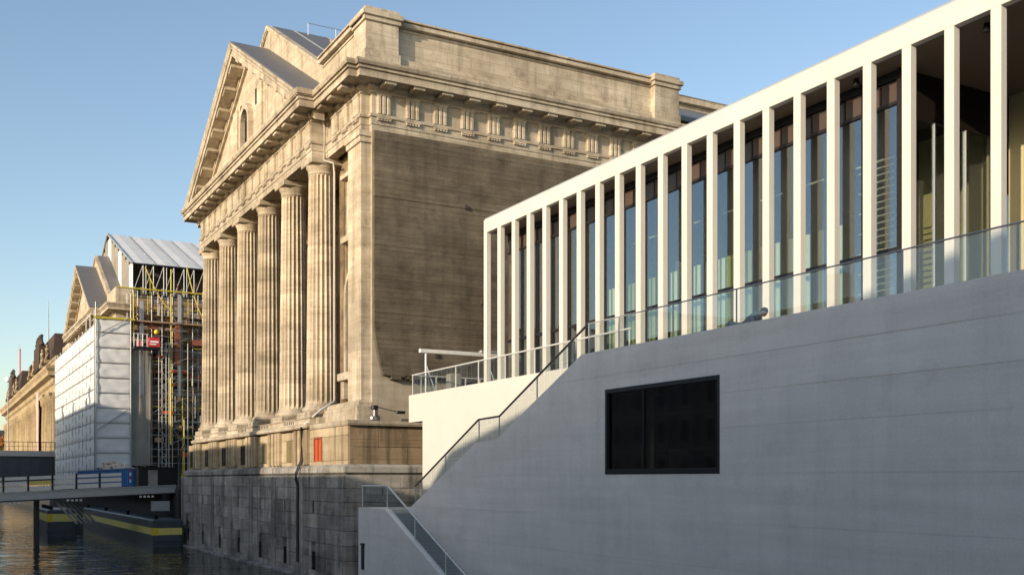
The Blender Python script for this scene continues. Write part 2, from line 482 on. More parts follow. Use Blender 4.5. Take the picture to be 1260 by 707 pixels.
def pediment(parent, yc, full=True):
    xf = 22.3
    half, zt, sl = 17.0, 34.5, .547
    bx_ = MB().prism([(yc - 16.2, 25.1), (yc + 16.2, 25.1), (yc, 33.7)], 'x', 22.36, 22.75)
    tym = bx_.build('tympanum', LIMEP, parent)
    raking(RAKE, xf, yc, half, zt, sl, LIMEP, 'raking_cornice', parent)
    me = {}
    for sgn in (-1, 1):
        m = MB()
        w = .40
        vs = []
        for (x, zz) in ((-.24, -1.3), (-1.16, -1.3), (-1.16, -.985), (-.24, -.985)):
            for y in (-w, w):
                vs.append((x, y, zz - sl * sgn * y))
        m.add(vs, [(0, 2, 3, 1), (2, 4, 5, 3), (4, 6, 7, 5), (6, 0, 1, 7), (0, 6, 4, 2), (1, 3, 5, 7)])
        me[sgn] = m.mesh('modillion', LIMEP)
    for i in range(8):
        for sgn in (-1, 1):
            d = 1.05 + 2.02 * i
            put('modillion', me[sgn], parent, (xf, yc + sgn * d, zt - sl * d))
    for sgn in (-1, 1):
        bx('cornice_end_block', LIMEP, parent, 20.78, 22.6, min(yc + sgn * 15.9, yc + sgn * 17.48), max(yc + sgn * 15.9, yc + sgn * 17.48), 24.95, 25.28)
    if full:
        # arched window in the tympanum, with a raised surround
        m = MB()
        arc = [(yc - 1.0, 26.4)] + [(yc - 1.0 * math.cos(math.pi * k / 10), 28.4 + 1.0 * math.sin(math.pi * k / 10)) for k in range(11)] + [(yc + 1.0, 26.4)]
        w = MB().prism(arc, 'x', 22.335, 22.4).build('window', DARKW, parent)
        outer = [(yc - 1.45, 26.0)] + [(yc - 1.45 * math.cos(math.pi * k / 10), 28.4 + 1.45 * math.sin(math.pi * k / 10)) for k in range(11)] + [(yc + 1.45, 26.0)]
        nn = len(arc)
        vs = [(x, *p) for x in (21.95, 22.37) for p in arc] + [(x, *p) for x in (21.95, 22.37) for p in outer]
        fs = []
        for k in range(nn - 1):
            fs += [(k, k + 1, 2 * nn + k + 1, 2 * nn + k), (k, nn + k, nn + k + 1, k + 1), (2 * nn + k, 2 * nn + k + 1, 3 * nn + k + 1, 3 * nn + k)]
        MB().add(vs, fs).build('frame', LIMEP, w)
        bx('sill', LIMEP, w, 21.8, 22.36, yc - 1.7, yc + 1.7, 25.75, 26.1)
        for dy in (-3.6, 3.6):
            bx('wall_strip', LIME, parent, 22.2, 22.37, yc + dy - .65, yc + dy + .65, 25.2, 30.6 - .3)
            bx('wall_slit', DARKW, parent, 22.33, 22.37, yc + dy * .62 - .22, yc + dy * .62 + .22, 29.2, 30.4)
    # roof over the portico, second gable, main roof behind
    def slab(name, y0, z0, y1, z1, x0, x1, th, mat):
        return MB().prism([(y0, z0), (y1, z1), (y1, z1 - th), (y0, z0 - th)], 'x', x0, x1).build(name, mat, parent)
    for sgn in (-1, 1):
        slab('portico_roof', yc, zt + .10, yc + sgn * 17.0, zt + .10 - sl * 17.0, 20.9, 23.97, .14, ZINC)
    g = MB().prism([(yc - 14.3, 25.5), (yc + 14.3, 25.5), (yc + 14.3, 36.15 - .571 * 14.3), (yc, 36.15), (yc - 14.3, 36.15 - .571 * 14.3)], 'x', 23.97, 24.6)
    g.build('upper_gable', LIMEP, parent)
    raking([(-.3, -.4), (.12, -.4), (.12, -.3), (.2, -.25), (.2, 0), (-.3, .02)], 23.97, yc, 14.9, 36.45, .571, LIMEP, 'upper_gable_coping', parent)
    for sgn in (-1, 1):
        slab('main_roof', yc, 36.5, yc + sgn * 16.2, 36.5 - .571 * 16.2, 24.25, 75, .16, ZINC)
        for k in range(17):
            x = 26 + 2.9 * k
            if full and sgn < 0:
                slab('roof_seam', yc, 36.58, yc - 16.2, 36.58 - .571 * 16.2, x, x + .09, .1, ZINCL)

mus = root('museum_wing', 'tan columned stone museum wing with steep pediment rising from the canal', 'museum', (21.5, 60, -6.5))
YC = 83.25

# ---- main masses
bx('wall', BASEST, mus, 27.2, 47.0, 60.92, 100.0, 3.4, 25.2)  # darker stone puts the shade between the portico columns into the colour
bx('wall', BASEST, mus, 24.3, 27.2, 60.95, 67.55, 3.4, 22.4)  # darker stone stands in for the shade in the pavilion bay
bx('portico_ceiling', LIME, mus, 22.9, 27.2, 67.9, 99.1, 22.0, 25.2)
bx('wall', LIME, mus, 23.9, 27.2, 61.5, 67.3, 22.4, 25.2)
# architrave / frieze / cornice
PATH = [(27, 99.75), (22.3, 99.75), (22.3, 67.3), (23.3, 67.3), (23.3, 60.9), (23.85, 60.9), (23.85, 60.5), (47.2, 60.5), (47.2, 70)]
MB().sweep(ARCH, PATH).build('architrave', LIMEP, mus)
MB().sweep(FRZ, PATH).build('frieze', LIMEP, mus)
MB().sweep(CORN, PATH).build('cornice', LIMEP, mus)
MB().prism([(22.35, 67.4), (22.35, 99.65), (24.1, 99.65), (24.1, 67.4)], 'z', 21.405, 22.46).build('architrave_soffit', LIME, mus)
def W(me, name, y): put(name, me, mus, (22.3, y, 0), (0, 0, R(-90)))
for i in range(16):
    y = YC - 15.4 + i * 2.0533
    W(MOD, 'modillion', y)
    W(TRI, 'triglyph', y)
for y in (61.55, 63.5, 65.4):
    put('modillion', MOD, mus, (23.3, y, 0), (0, 0, R(-90)))
    put('triglyph', TRI, mus, (23.3, y, 0), (0, 0, R(-90)))
for i in range(12):
    x = 24.62 + 1.92 * i
    put('triglyph', TRI, mus, (x, 60.5, 0))
    put('modillion', MOD, mus, (x + .02, 60.5, 0))
pediment(mus, YC)

# ---- columns
def column_mesh():
    nf, sub = 20, 4
    zs = [0.0, .25]
    joints = [2.15, 4.3, 6.45, 8.6, 10.75, 12.9]
    prof = [(0, 1.08, 0), (.18, 1.05, .5)]
    z0, z1 = .3, 15.2
    def rad(z):
        t = z / 15.4
        return 1.04 - .15 * t - .06 * (t - .35) ** 2 * (1 if t > .35 else 0)
    lv = [z0]
    for j in joints: lv += [j - .035, j, j + .035]
    lv += [15.0, 15.2, 15.35]
    for z in lv:
        d = 1.0
        if any(abs(z - j) < .001 for j in joints): prof.append((z, rad(z) - .035, 1))
        else: prof.append((z, rad(z), 0 if z > 15.3 else 1))
    vs, fs = [], []
    N = nf * sub
    dep = [0, .095, .135, .095]
    for z, r, fl in prof:
        for k in range(N):
            a = 2 * math.pi * k / N
            rr = r - dep[k % sub] * fl
            vs.append((rr * math.cos(a), rr * math.sin(a), z))
    for i in range(len(prof) - 1):
        for k in range(N):
            fs.append((i * N + k, i * N + (k + 1) % N, (i + 1) * N + (k + 1) % N, (i + 1) * N + k))
    return MB().add(vs, fs).mesh('shaft', LIME)
SHAFT = column_mesh()
CAP = MB().lathe([(.86, 0), (.92, .02), (.92, .08), (.88, .1), (.89, .18), (.95, .34), (1.04, .52), (1.06, .6)], 28).cbox(-1.1, 1.1, -1.1, 1.1, .6, 1.0, .03).mesh('capital', LIME)
CBASE = MB().lathe([(1.2, .4), (1.3, .48), (1.32, .6), (1.25, .72), (1.14, .78), (1.12, .84), (1.1, .9), (1.08, .95)], 28).cbox(-1.33, 1.33, -1.33, 1.33, 0, .4, .03).mesh('base', LIMEP)
for i in range(6):
    y = 68.1 + 6.17 * i
    c = put('column', SHAFT, mus, (23.25, y, 5.05))
    put('capital', CAP, c, (23.25, y, 20.4))
    put('base', CBASE, c, (23.25, y, 4.1))

# ---- pavilion: corner pilaster, niche, window
bx('pilaster', LIME, mus, 23.2, 24.4, 60.72, 62.95, 4.9, 20.7, c=.03)
MB().cbox(23.1, 24.4, 60.62, 63.05, 20.7, 21.05, .03).cbox(23.02, 24.4, 60.54, 63.13, 21.05, 21.4, .03).build('pilaster_capital', LIME, mus)
PB = [(-.9, 3.62), (.42, 3.62), (.42, 4.05), (.36, 4.1), (.36, 4.5), (.22, 4.6), (.22, 4.75), (.05, 4.9), (-.9, 4.9)]
MB().sweep(PB, [(23.2, 67.4), (23.2, 60.72), (23.88, 60.72)]).build('pilaster_base', LIMEP, mus)
# niche with arch
def arch_pts(y0, y1, zb, zs, n=12):
    r = (y1 - y0) / 2; c = (y0 + y1) / 2
    return [(y0, zb)] + [(c - r * math.cos(math.pi * k / n), zs + r * math.sin(math.pi * k / n)) for k in range(n + 1)] + [(y1, zb)]
a1, a2 = arch_pts(63.7, 66.0, 7.0, 12.3), arch_pts(63.35, 66.35, 7.0, 12.3)
nn = len(a1)
nc = MB().prism(a1, 'x', 24.26, 24.32).build('niche', RAWBR, mus)  # nearly flush panel, its dark brown stands in for shade inside the niche
vs = [(x, *p) for x in (24.16, 24.3) for p in a1] + [(x, *p) for x in (24.16, 24.3) for p in a2]
fs = []
for k in range(nn - 1):
    fs += [(k, k + 1, 2 * nn + k + 1, 2 * nn + k), (k, nn + k, nn + k + 1, k + 1), (2 * nn + k, 2 * nn + k + 1, 3 * nn + k + 1, 3 * nn + k)]
MB().add(vs, fs).build('niche_frame', LIMEP, nc)
MB().cbox(23.7, 24.3, 63.2, 66.5, 6.5, 7.0, .04).cbox(23.9, 24.3, 63.5, 64.0, 5.3, 6.5, .04).cbox(23.9, 24.3, 65.7, 66.2, 5.3, 6.5, .04).build('niche_sill', LIMEP, nc)
def wall_window(y, z0, z1, w, x, parent, glassm=DARKW, fp=.3):
    o = bx('window', glassm, parent, x - .06, x, y - w / 2, y + w / 2, z0, z1)
    f = MB()
    f.box(x - fp, x, y - w / 2 - .3, y - w / 2, z0, z1 + .3); f.box(x - fp, x, y + w / 2, y + w / 2 + .3, z0, z1 + .3)
    f.box(x - fp, x, y - w / 2, y + w / 2, z1, z1 + .3)
    f.build('frame', LIMEP, o)
    bx('sill', LIMEP, o, x - .5, x, y - w / 2 - .45, y + w / 2 + .45, z0 - .4, z0)
    bx('cornice', LIMEP, o, x - .5, x, y - w / 2 - .5, y + w / 2 + .5, z1 + .3, z1 + .6)
    return o
wall_window(64.7, 15.9, 19.4, 1.7, 24.3, mus, DARKW, .12)
# windows of the deep portico wall
for i in range(5):
    y = 71.15 + 6.17 * i
    wall_window(y, 6.5, 11.5, 2.0, 27.2, mus)
    wall_window(y, 14.2, 18.4, 1.8, 27.2, mus)

# ---- podium under the columns
bx('podium', LIME, mus, 22.35, 27.3, 66.0, 100.3, 3.4, 4.1)
MB().sweep([(-.8, 3.35), (.25, 3.4), (.3, 3.5), (.3, 3.62), (.12, 3.72), (.02, 3.75), (.02, 4.02), (.1, 4.06), (.1, 4.1), (-.8, 4.1)], [(25, 100.4), (21.92, 100.4), (21.92, 66.6), (22.9, 66.6)]).build('podium_cornice', LIMEP, mus)
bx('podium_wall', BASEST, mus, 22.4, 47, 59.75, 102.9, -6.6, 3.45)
MB().sweep([(-.8, 3.25), (.1, 3.28), (.16, 3.4), (.16, 3.58), (-.8, 3.62)], [(22.4, 66.55), (22.0, 66.55), (22.0, 59.45), (47, 59.45)]).build('podium_cornice', LIMEP, mus)

def block_wall(parent, name, mat, xface, y0, y1, zc, bw, holes, depth, seedv, flip=None, ch=.025, proud=.035):
    """courses of separate stone blocks on a wall facing -X; holes: (ya, yb, za, zb)"""
    rr = random.Random(seedv)
    cache = {}
    cnt = 0
    for r, (za, zb) in enumerate(zip(zc[:-1], zc[1:])):
        y = y0 - (bw * .5 if r % 2 else 0)
        while y < y1 - .01:
            L0 = max(y, y0); L1 = min(y + bw, y1)
            y += bw
            if L1 - L0 < .15: continue
            segs = [(L0, L1)]
            for (ha, hb, hza, hzb) in holes:
                if hzb <= za + .02 or hza >= zb - .02: continue
                ns = []
                for a, b in segs:
                    if hb <= a or ha >= b: ns.append((a, b)); continue
                    if ha - a > .1: ns.append((a, ha))
                    if b - hb > .1: ns.append((hb, b))
                segs = ns
            for a, b in segs:
                key = (round(b - a, 2), round(zb - za, 2))
                if key not in cache:
                    cache[key] = MB().cbox(0, depth, 0, key[0] - .015, 0, key[1] - .015, ch).mesh(name, mat)
                put(name, cache[key], parent, (xface - rr.random() * proud, a, za))
                cnt += 1
    return cnt

WY = [64.98 + 6.17 * i for i in range(7)]
holes_up = [(y - .72, y + .72, 1.2, 2.7) for y in WY]
block_wall(mus, 'stone_block', PODST, 21.95, 59.6, 103.2, [.9, 1.2, 2.7, 3.27], 3.4, holes_up, .45, 1, ch=.02, proud=.015)
for i, y in enumerate(WY):
    w = bx('window', ORNG if i == 0 else (OLIVED if i in (1, 2) else DARKW), mus, *((21.96, 22.3) if i == 0 else (22.0, 22.3)), y - .72, y + .72, 1.2, 2.7)
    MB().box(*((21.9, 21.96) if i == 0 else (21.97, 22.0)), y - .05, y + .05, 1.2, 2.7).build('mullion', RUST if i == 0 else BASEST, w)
    if i == 0:
        MB().box(21.9, 22.0, y - .78, y - .66, 1.15, 2.75).box(21.9, 22.0, y + .66, y + .78, 1.15, 2.75).box(21.9, 22.0, y - .66, y + .66, 2.62, 2.75).build('frame', RUST, w)
    # grooved piers left and right of each opening
    if i:
        for dy in (-1.9, -2.75, -3.6, -4.25):
            bx('pier_strip', PODST, mus, 21.70, 21.97, y + dy - .22, y + dy + .22, 1.0, 3.3, c=.03)
    for k in range(6):
        if 0 < i < 6:
            bx('slot', DARKW, mus, 21.895, 21.93, y - 1.15 + k * .42, y - .98 + k * .42, 3.78, 4.0)
MB().sweep([(-.7, .3), (.12, .3), (.36, .45), (.36, .78), (.1, .95), (-.7, .95)], [(25, 103.4), (21.95, 103.4), (21.95, 59.5), (47, 59.5)]).build('podium_sill', PLINTH, mus)
# canal wall below
zc = [-6.4, -5.75, -4.85, -3.95, -3.05, -2.15, -1.35, -.5, .32]
slits = [(y - .42, y + .42, -5.75, -4.6) for y in WY] + [(y - .18, y + .18, -2.1, -1.4) for y in WY]
block_wall(mus, 'stone_block', PLINTH, 21.62, 59.2, 104.6, zc, 2.25, slits, .5, 5)
bx('canal_wall', PLINTH, mus, 21.95, 24.6, 59.3, 104.5, -6.8, .3)
for y in WY:
    bx('slit_window', DARKW, mus, 21.68, 21.94, y - .42, y + .42, -5.75, -4.6)
    bx('slit_window', DARKW, mus, 21.66, 21.94, y - .18, y + .18, -2.1, -1.4)
    bx('pier_strip', PLINTH, mus, 21.5, 21.66, y + 2.0, y + 2.9, -6.2, .2, c=.03)
bx('footing', PLINTH, mus, 21.1, 22, 59.1, 104.9, -6.9, -6.12, c=.05)
# south side of the canal wall in blocks
rr = random.Random(3)
for r, (za, zb) in enumerate(zip(zc[:-1], zc[1:])):
    x = 21.66 - (1.2 if r % 2 else 0)
    while x < 33:
        a, b = max(x, 21.7), x + 2.4
        MB().cbox(a, b - .015, 59.18 - rr.random() * .03, 59.5, za, zb - .015, .025).build('stone_block', PLINTH, mus)
        x += 2.4
for r, (za, zb) in enumerate(((.95, 2.0), (2.0, 3.28))):
    x = 22.05 - (1.9 if r % 2 else 0)
    while x < 33:
        a, b = max(x, 22.06), x + 3.8
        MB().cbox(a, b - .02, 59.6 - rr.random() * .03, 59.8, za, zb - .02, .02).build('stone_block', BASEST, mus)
        x += 3.8

# ---- raw brick face on the south side, course by course, its lower left edge curving away
bx('wall', PLAST, mus, 23.86, 47, 60.5, 60.95, 3.4, 21.38)
def left_edge(z):
    if z > 9.9: return 23.87
    t = (9.9 - z) / 3.4
    return 23.87 + .6 * t ** 1.6
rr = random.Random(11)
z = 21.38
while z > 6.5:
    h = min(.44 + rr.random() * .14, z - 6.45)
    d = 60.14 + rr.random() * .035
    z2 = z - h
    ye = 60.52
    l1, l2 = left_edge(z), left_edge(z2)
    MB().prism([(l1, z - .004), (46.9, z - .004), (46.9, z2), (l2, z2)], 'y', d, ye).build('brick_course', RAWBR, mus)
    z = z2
bm_ = MB()
x = 24.7
while x < 46:
    w = .25 + rr.random() * .5
    bm_.box(x, x + w, 60.1 + rr.random() * .1, 60.5, 6.12 + rr.random() * .3, 6.5)
    x += w
o = bm_.build('ragged_brick_edge', RAWBR, mus)
o['kind'] = 'stuff'
for xx, zz in ((30.0, 17.3), (31.2, 11.3), (27.9, 7.7), (33.9, 14.5), (36.5, 18.6)):
    bx('put_log_hole', DARKIN, mus, xx, xx + .22, 60.02, 60.2, zz, zz + .25)

# ---- attic with piers
bx('attic_wall', LIMEP, mus, 23.62, 47.25, 60.92, 68.9, 25.2, 28.25)
MB().sweep([(-.6, 25.2), (.42, 25.24), (.42, 25.7), (.28, 25.72), (.28, 25.8), (.36, 25.82), (.36, 26.14), (.22, 26.2), (.22, 26.26), (.05, 26.3), (-.6, 26.3)], [(23.62, 68.9), (23.62, 60.92), (47.25, 60.92), (47.25, 69)]).build('attic_base', LIMEP, mus)
MB().sweep([(-.7, 28.12), (.06, 28.06), (.06, 28.2), (.0, 28.22), (.0, 28.26), (.34, 28.28), (.34, 28.52), (.26, 28.54), (.26, 28.58), (.44, 28.6), (.44, 28.7), (-.7, 28.76)], [(23.62, 68.9), (23.62, 60.92), (47.25, 60.92), (47.25, 69)]).build('attic_coping', LIMEP, mus)
for x0, x1 in ((23.4, 25.6), (45.3, 47.45)):
    MB().cbox(x0, x1, 60.4, 62.4, 25.25, 28.25, .02).cbox(x0 - .12, x1 + .12, 60.28, 62.5, 28.12, 28.4, .02).cbox(x0 - .25, x1 + .25, 60.15, 62.6, 28.4, 28.72, .03).cbox(x0 - .05, x1 + .05, 60.35, 62.4, 28.72, 28.98, .03).cbox(x0 - .1, x1 + .1, 60.3, 62.4, 25.25, 26.3, .02).build('attic_pier', LIMEP, mus)
# lower range behind, grey roof and eaves
bx('rear_wall', LIMEP, mus, 47, 75, 66, 100, -2, 27.0)
MB().prism([(62.5, 27.2), (72, 32.0), (72, 31.7), (62.5, 26.9)], 'x', 47.5, 82).build('rear_roof', ZINC, mus)
MB().sweep([(0, 32.05), (.3, 32.05), (.3, 32.4), (.7, 32.45), (.7, 32.9), (.8, 33.0), (0, 33.1)], [(50, 72.4), (82, 72.4)]).build('rear_cornice', LIMEP, mus)
bx('rear_attic', LIMEP, mus, 50, 82, 72.41, 80, 24, 33.05)
# glazed skylight strip on the main roof and roof cables
for k in range(7):
    x = 28.4 + 1.5 * k
    m = MB().prism([(YC - 7.2, 36.5 - .571 * 7.2 + .28), (YC - 2.0, 36.5 - .571 * 2 + .28), (YC - 2.0, 36.5 - .571 * 2), (YC - 7.2, 36.5 - .571 * 7.2)], 'x', x, x + 1.32)
    m.build('skylight', BLACKM if k % 2 else ZINCL, mus)
rk = MB().tube([(27, YC - .8, 37.0), (46, YC - .8, 37.0)], .03, 5)
for k in range(9): rk.tube([(27 + k * 2.35, YC - .8, 36.0), (27 + k * 2.35, YC - .8, 37.0)], .025, 5)
rk.build('ridge_rail', STEEL, mus)
# drainpipes
MB().tube([(22.9, 66.7, 24.9), (22.4, 66.2, 24.3), (23.05, 66.98, 23.4), (23.05, 66.98, 21.2), (23.45, 66.3, 20.9), (23.5, 66.3, 20.2), (23.5, 66.3, 5.2)], .075, 8).build('drainpipe', PIPEW, mus)
MB().tube([(23.5, 66.3, 5.2), (22.6, 66.4, 4.6), (21.62, 67.4, 3.5)], .08, 8).build('drainpipe', ZINCL, mus)
MB().tube([(21.62, 67.4, 3.5), (21.62, 67.4, 1.3), (21.3, 67.6, .4), (21.3, 67.6, .1), (21.42, 67.6, -.4), (21.42, 67.6, -5.4)], .10, 8).build('drainpipe', PIPED, mus)
MB().tube([(21.6, 103.6, 3.4), (21.3, 103.9, 2.6), (21.3, 103.9, -5.6)], .1, 8).build('drainpipe', PIPED, mus)

# floodlight with arm on the museum ledge
fl = root('floodlight', 'small black floodlight and camera arm standing on the tan stone ledge', 'floodlight', (23.6, 59.45, 3.62))
MB().tube([(23.6, 59.45, 3.62), (23.6, 59.45, 4.25)], .06, 8).lathe([(.25, 3.62), (.22, 3.72), (.08, 3.76)], 12, 23.6, 59.45).build('post', STEEL, fl)
MB().cbox(23.42, 23.8, 59.28, 59.6, 4.25, 4.5, .04).build('lamp_head', BLACKM, fl)
MB().tube([(23.75, 59.4, 4.4), (24.9, 59.2, 4.15)], .03, 6).cbox(24.9, 25.5, 59.1, 59.28, 4.02, 4.2, .04).build('camera_arm', BLACKM, fl)
MB().cbox(23.3, 23.65, 59.2, 59.55, 3.6, 3.85, .05).build('ballast_box', STEEL, fl)

# ================================================================== white colonnaded gallery
gal = root('gallery_building', 'white concrete gallery with a row of slender square pillars above the canal', 'gallery', (22, 10, -6.5))
TZ = 4.83
YN = 3.0                                        # near end of what is built
# canal side wall as separate cast panels, its top following the stair
def ztop(y):
    pts = [(-50, TZ), (33.95, TZ), (40.95, 1.78), (42.95, 1.72), (50.55, -1.5), (60, -1.5)]
    for (a, za), (b, zb) in zip(pts[:-1], pts[1:]):
        if a <= y <= b: return za + (zb - za) * (y - a) / (b - a)
BRK = [33.95, 40.95, 42.95, 50.55]
HOLE = (25.93, 32.39, .20, 3.35)
def panel(ya, yb, za, zb, x0=22.0, th=.22):
    """clip the rectangle against the wall's sloping top"""
    ys = [ya] + [b for b in BRK if ya + .01 < b < yb - .01] + [yb]
    # where the top line crosses zb or za
    ext = []
    for a, b in zip(ys[:-1], ys[1:]):
        for lv in (za, zb):
            ta, tb = ztop(a), ztop(b)
            if (ta - lv) * (tb - lv) < 0: ext.append(a + (b - a) * (lv - ta) / (tb - ta))
    ys = sorted(ys + ext)
    top = [(y, max(za, min(zb, ztop(y)))) for y in ys]
    while len(top) > 1 and top[-1][1] <= za + .005 and top[-2][1] <= za + .005: top.pop()
    if len(top) < 2 or max(t[1] for t in top) - za < .03: return
    poly = [(ya, za)] + [(top[-1][0], za)] + top[::-1]
    cl = []
    for p in poly:
        if not cl or abs(p[0] - cl[-1][0]) + abs(p[1] - cl[-1][1]) > .004: cl.append(p)
    if abs(cl[0][0] - cl[-1][0]) + abs(cl[0][1] - cl[-1][1]) < .004: cl.pop()
    MB().prism(cl, 'x', x0, x0 + th).build('concrete_panel', CONC, gal)
rows = [-6.7, -5.6, -4.2, -2.8, -1.36, .2, 1.66, 2.75, 3.86, TZ]
ycols = [-4, 3.5, 10.1, 16.7, 23.3, 29.9, 36.5, 43.1, 50.55]
rr = random.Random(4)
for r, (za, zb) in enumerate(zip(rows[:-1], rows[1:])):
    for a, b in zip(ycols[:-1], ycols[1:]):
        g = .002 + rr.random() * .005
        off = (3.3 if r % 2 else 0)
        ya, yb = a, b
        rects = [(ya, yb, za, zb)]
        if ya < HOLE[1] and yb > HOLE[0] and za < HOLE[3] - .01 and zb > HOLE[2] + .01:
            rects = []
            if ya < HOLE[0]: rects.append((ya, HOLE[0] + g, za, zb))
            if yb > HOLE[1]: rects.append((HOLE[1] - g, yb, za, zb))
            if zb > HOLE[3] + .01: rects.append((max(ya, HOLE[0]), min(yb, HOLE[1]), HOLE[3] - g, zb))
        for q in rects:
            panel(q[0] + .0008, q[1] - .0008, q[2] + g, q[3] - g, 22.0 - rr.random() * .006)
# backing
def back(ya, yb, za, zb): bx('wall_core', CONC, gal, 22.012, 22.42, ya, yb, za, zb)
back(-4, 25.9, -6.7, TZ - .01); back(32.42, 33.9, -6.7, TZ - .01)
back(25.9, 32.42, -6.7, .17); back(25.9, 32.42, 3.38, TZ - .01)
MB().prism([(33.9, -6.7), (33.9, TZ - .03), (40.92, 1.75), (42.92, 1.69), (50.5, -1.53), (50.5, -6.7)], 'x', 22.012, 22.42).build('wall_core', CONC, gal)
# big canal window
win = bx('window', GLASSD, gal, 22.10, 22.12, 26.05, 32.27, .36, 3.22)
MB().box(21.99, 22.3, 25.935, 26.07, .205, 3.345).box(21.99, 22.3, 32.25, 32.385, .205, 3.345).box(21.99, 22.3, 26.07, 32.25, 3.2, 3.345).box(21.985, 22.3, 26.07, 32.25, .205, .40).build('frame', BLACKM, win)
MB().box(22.06, 22.2, 30.08, 30.115, .40, 3.2).build('mullion', BLACKM, win)
bx('room', DARKIN, gal, 25.0, 25.2, 25, 33.4, 0, 4)
bx('room', FLOORM, gal, 22.43, 25.0, 25, 33.4, .02, .16)
for y in (26.6, 28.0, 31.0):
    bx('display_case', STEELW, gal, 24.3, 24.8, y, y + .55, .2, 1.15)

# rear stair wall with the projecting terrace slab
MB().prism([(33, -6.7), (33, TZ), (55.4, TZ), (55.4, 3.28), (53.5, 3.28), (53.5, -6.7)], 'x', 24.1, 24.5).build('stair_back_wall', CONCP, gal)
bx('terrace_slab', CONCP, gal, 24.5, 41, 33, 55.39, 3.29, TZ - .06)
bx('terrace_wall', CONCP, gal, 24.5, 41, 53.1, 53.5, -6.7, 3.29)
bx('terrace_floor', FLOORM, gal, 22.42, 41, YN, 33, TZ - .5, TZ - .04)
bx('terrace_floor', FLOORM, gal, 22.42, 24.1, 32.9, 33.9, TZ - .5, TZ - .04)
# stair between the walls
def stair(x0, x1, ya, za, yb, zb, n):
    m = MB()
    for i in range(n):
        y1 = ya + (yb - ya) * i / n; y2 = ya + (yb - ya) * (i + 1) / n
        z = za + (zb - za) * (i + 1) / n
        m.box(x0, x1, min(y1, y2), max(y1, y2), z - .5, z)
    return m
stair(22.42, 24.1, 33.9, TZ - .1, 40.95, 1.62, 20).build('stair_flight', CONCP, gal)
bx('stair_landing', CONCP, gal, 22.42, 24.1, 40.95, 42.95, 1.1, 1.58)
stair(22.42, 24.1, 42.95, 1.58, 50.5, -1.58, 20).build('stair_flight', CONCP, gal)
# lower stair box toward the water
BX0 = 19.6
MB().prism([(51.6, -6.8), (51.6, -1.42), (48.0, -1.42), (37.4, -5.97), (36.9, -6.8)], 'x', BX0, BX0 + .3).build('stair_side_wall', CONC, gal)
bx('stair_landing', CONCP, gal, BX0 + .3, 24.1, 50.6, 51.5, -2.0, -1.55)
bx('stair_landing', CONCP, gal, BX0 + .3, 22.0, 50.3, 50.6, -2.0, -1.56)
bx('stair_end_wall', CONC, gal, BX0 + .3, 24.1, 51.3, 51.6, -6.8, -1.43)
st = stair(BX0 + .3, 21.99, 50.3, -1.56, 39.6, -6.16, 30).build('stair_flight', GREYP, gal)  # greyer than the other flights, colour carries the side glass's dark reflection
MB().box(BX0 - .03, BX0, 50.75, 51.15, -4.6, -3.35).box(BX0 - .06, BX0, 50.7, 51.2, -3.35, -3.25).build('wall_slot', BLACKM, gal)

# ---- railings (posts, rails, glass panes as parts of one railing)
def railing(pts, h, post_ys, name, pmat, rmat, x, zline, parent, glassy=True, pr=.028, rr_=.032, gap=.06):
    """pts: (y, ztop) of the handrail in the plane X = x"""
    r = put(name, MB().tube([(x, y, z) for y, z in pts], rr_, 8).mesh(name, rmat), parent)
    def zr(y):
        for (a, za), (b, zb) in zip(pts[:-1], pts[1:]):
            if min(a, b) - 1e-6 <= y <= max(a, b) + 1e-6: return za + (zb - za) * (y - a) / (b - a)
    for y in post_ys:
        z = zr(y)
        MB().box(x - pr * .6, x + pr * .6, y - pr, y + pr, z - h, z - .02).build('post', pmat, r)
    if glassy:
        for a, b in zip(post_ys[:-1], post_ys[1:]):
            ys = sorted([a + gap * .5, b - gap * .5] if a < b else [b + gap * .5, a - gap * .5])
            inner = [p[0] for p in pts if ys[0] < p[0] < ys[1]]
            for u, v in zip([ys[0]] + sorted(inner), sorted(inner) + [ys[1]]):
                MB().prism([(u, zr(u) - h + .02), (v, zr(v) - h + .02), (v, zr(v) - .05), (u, zr(u) - .05)], 'x', x - .009, x + .009).build('glass_pane', GLASSR, r)
    return r
railing([(YN, 5.97), (33.75, 5.97)], 1.13, [6.0, 9.2, 12.4, 15.6, 18.9, 22.1, 25.3, 28.5, 31.7, 33.7], 'glass_railing', GREYP, GREYP, 22.14, None, gal, pr=.022, rr_=.024, gap=.03)
railing([(33.75, 5.97), (40.9, 2.82), (42.9, 2.77), (50.1, -.34)], 1.06, [34.6, 37.6, 40.9, 42.85, 46.4, 50.0], 'stair_railing', GREYP, DSTEEL, 22.14, None, gal, rr_=.045)
railing([(55.25, 5.98), (33.9, 5.98)], 1.13, [55.2, 49.6, 47.0, 44.2, 41.4, 38.6, 36.4, 34.0], 'terrace_railing', STEELW, STEELW, 24.25, None, gal, rr_=.04)
railing([(51.45, -.30), (48.0, -.30), (41.2, -3.25), (37.5, -4.86)], 1.06, [51.4, 48.05, 44.7, 41.4, 38.2], 'stair_railing', STEELW, STEELW, BX0 + .15, None, gal, rr_=.045)
# railing across the slab end
r2 = MB().tube([(24.25, 55.25, 5.98), (30, 55.25, 5.98)], .035, 8).build('terrace_railing', STEELW, gal)
for k in range(6):
    MB().box(24.8 + k * .95 - .025, 24.8 + k * .95 + .025, 55.22, 55.28, TZ - .05, 5.96).build('post', STEELW, r2)
# wire mesh at the foot of the lower stair
m = MB()
for k in range(7):
    m.tube([(21.7, 38.2 + k * .22, -5.9 + .06 * k), (21.7, 38.2 + k * .22, -4.35 + .06 * k)], .012, 4)
    m.tube([(21.7, 38.2, -5.75 + k * .22), (21.7, 39.6, -5.35 + k * .22)], .012, 4)
m.build('wire_mesh_screen', STEELW, gal)

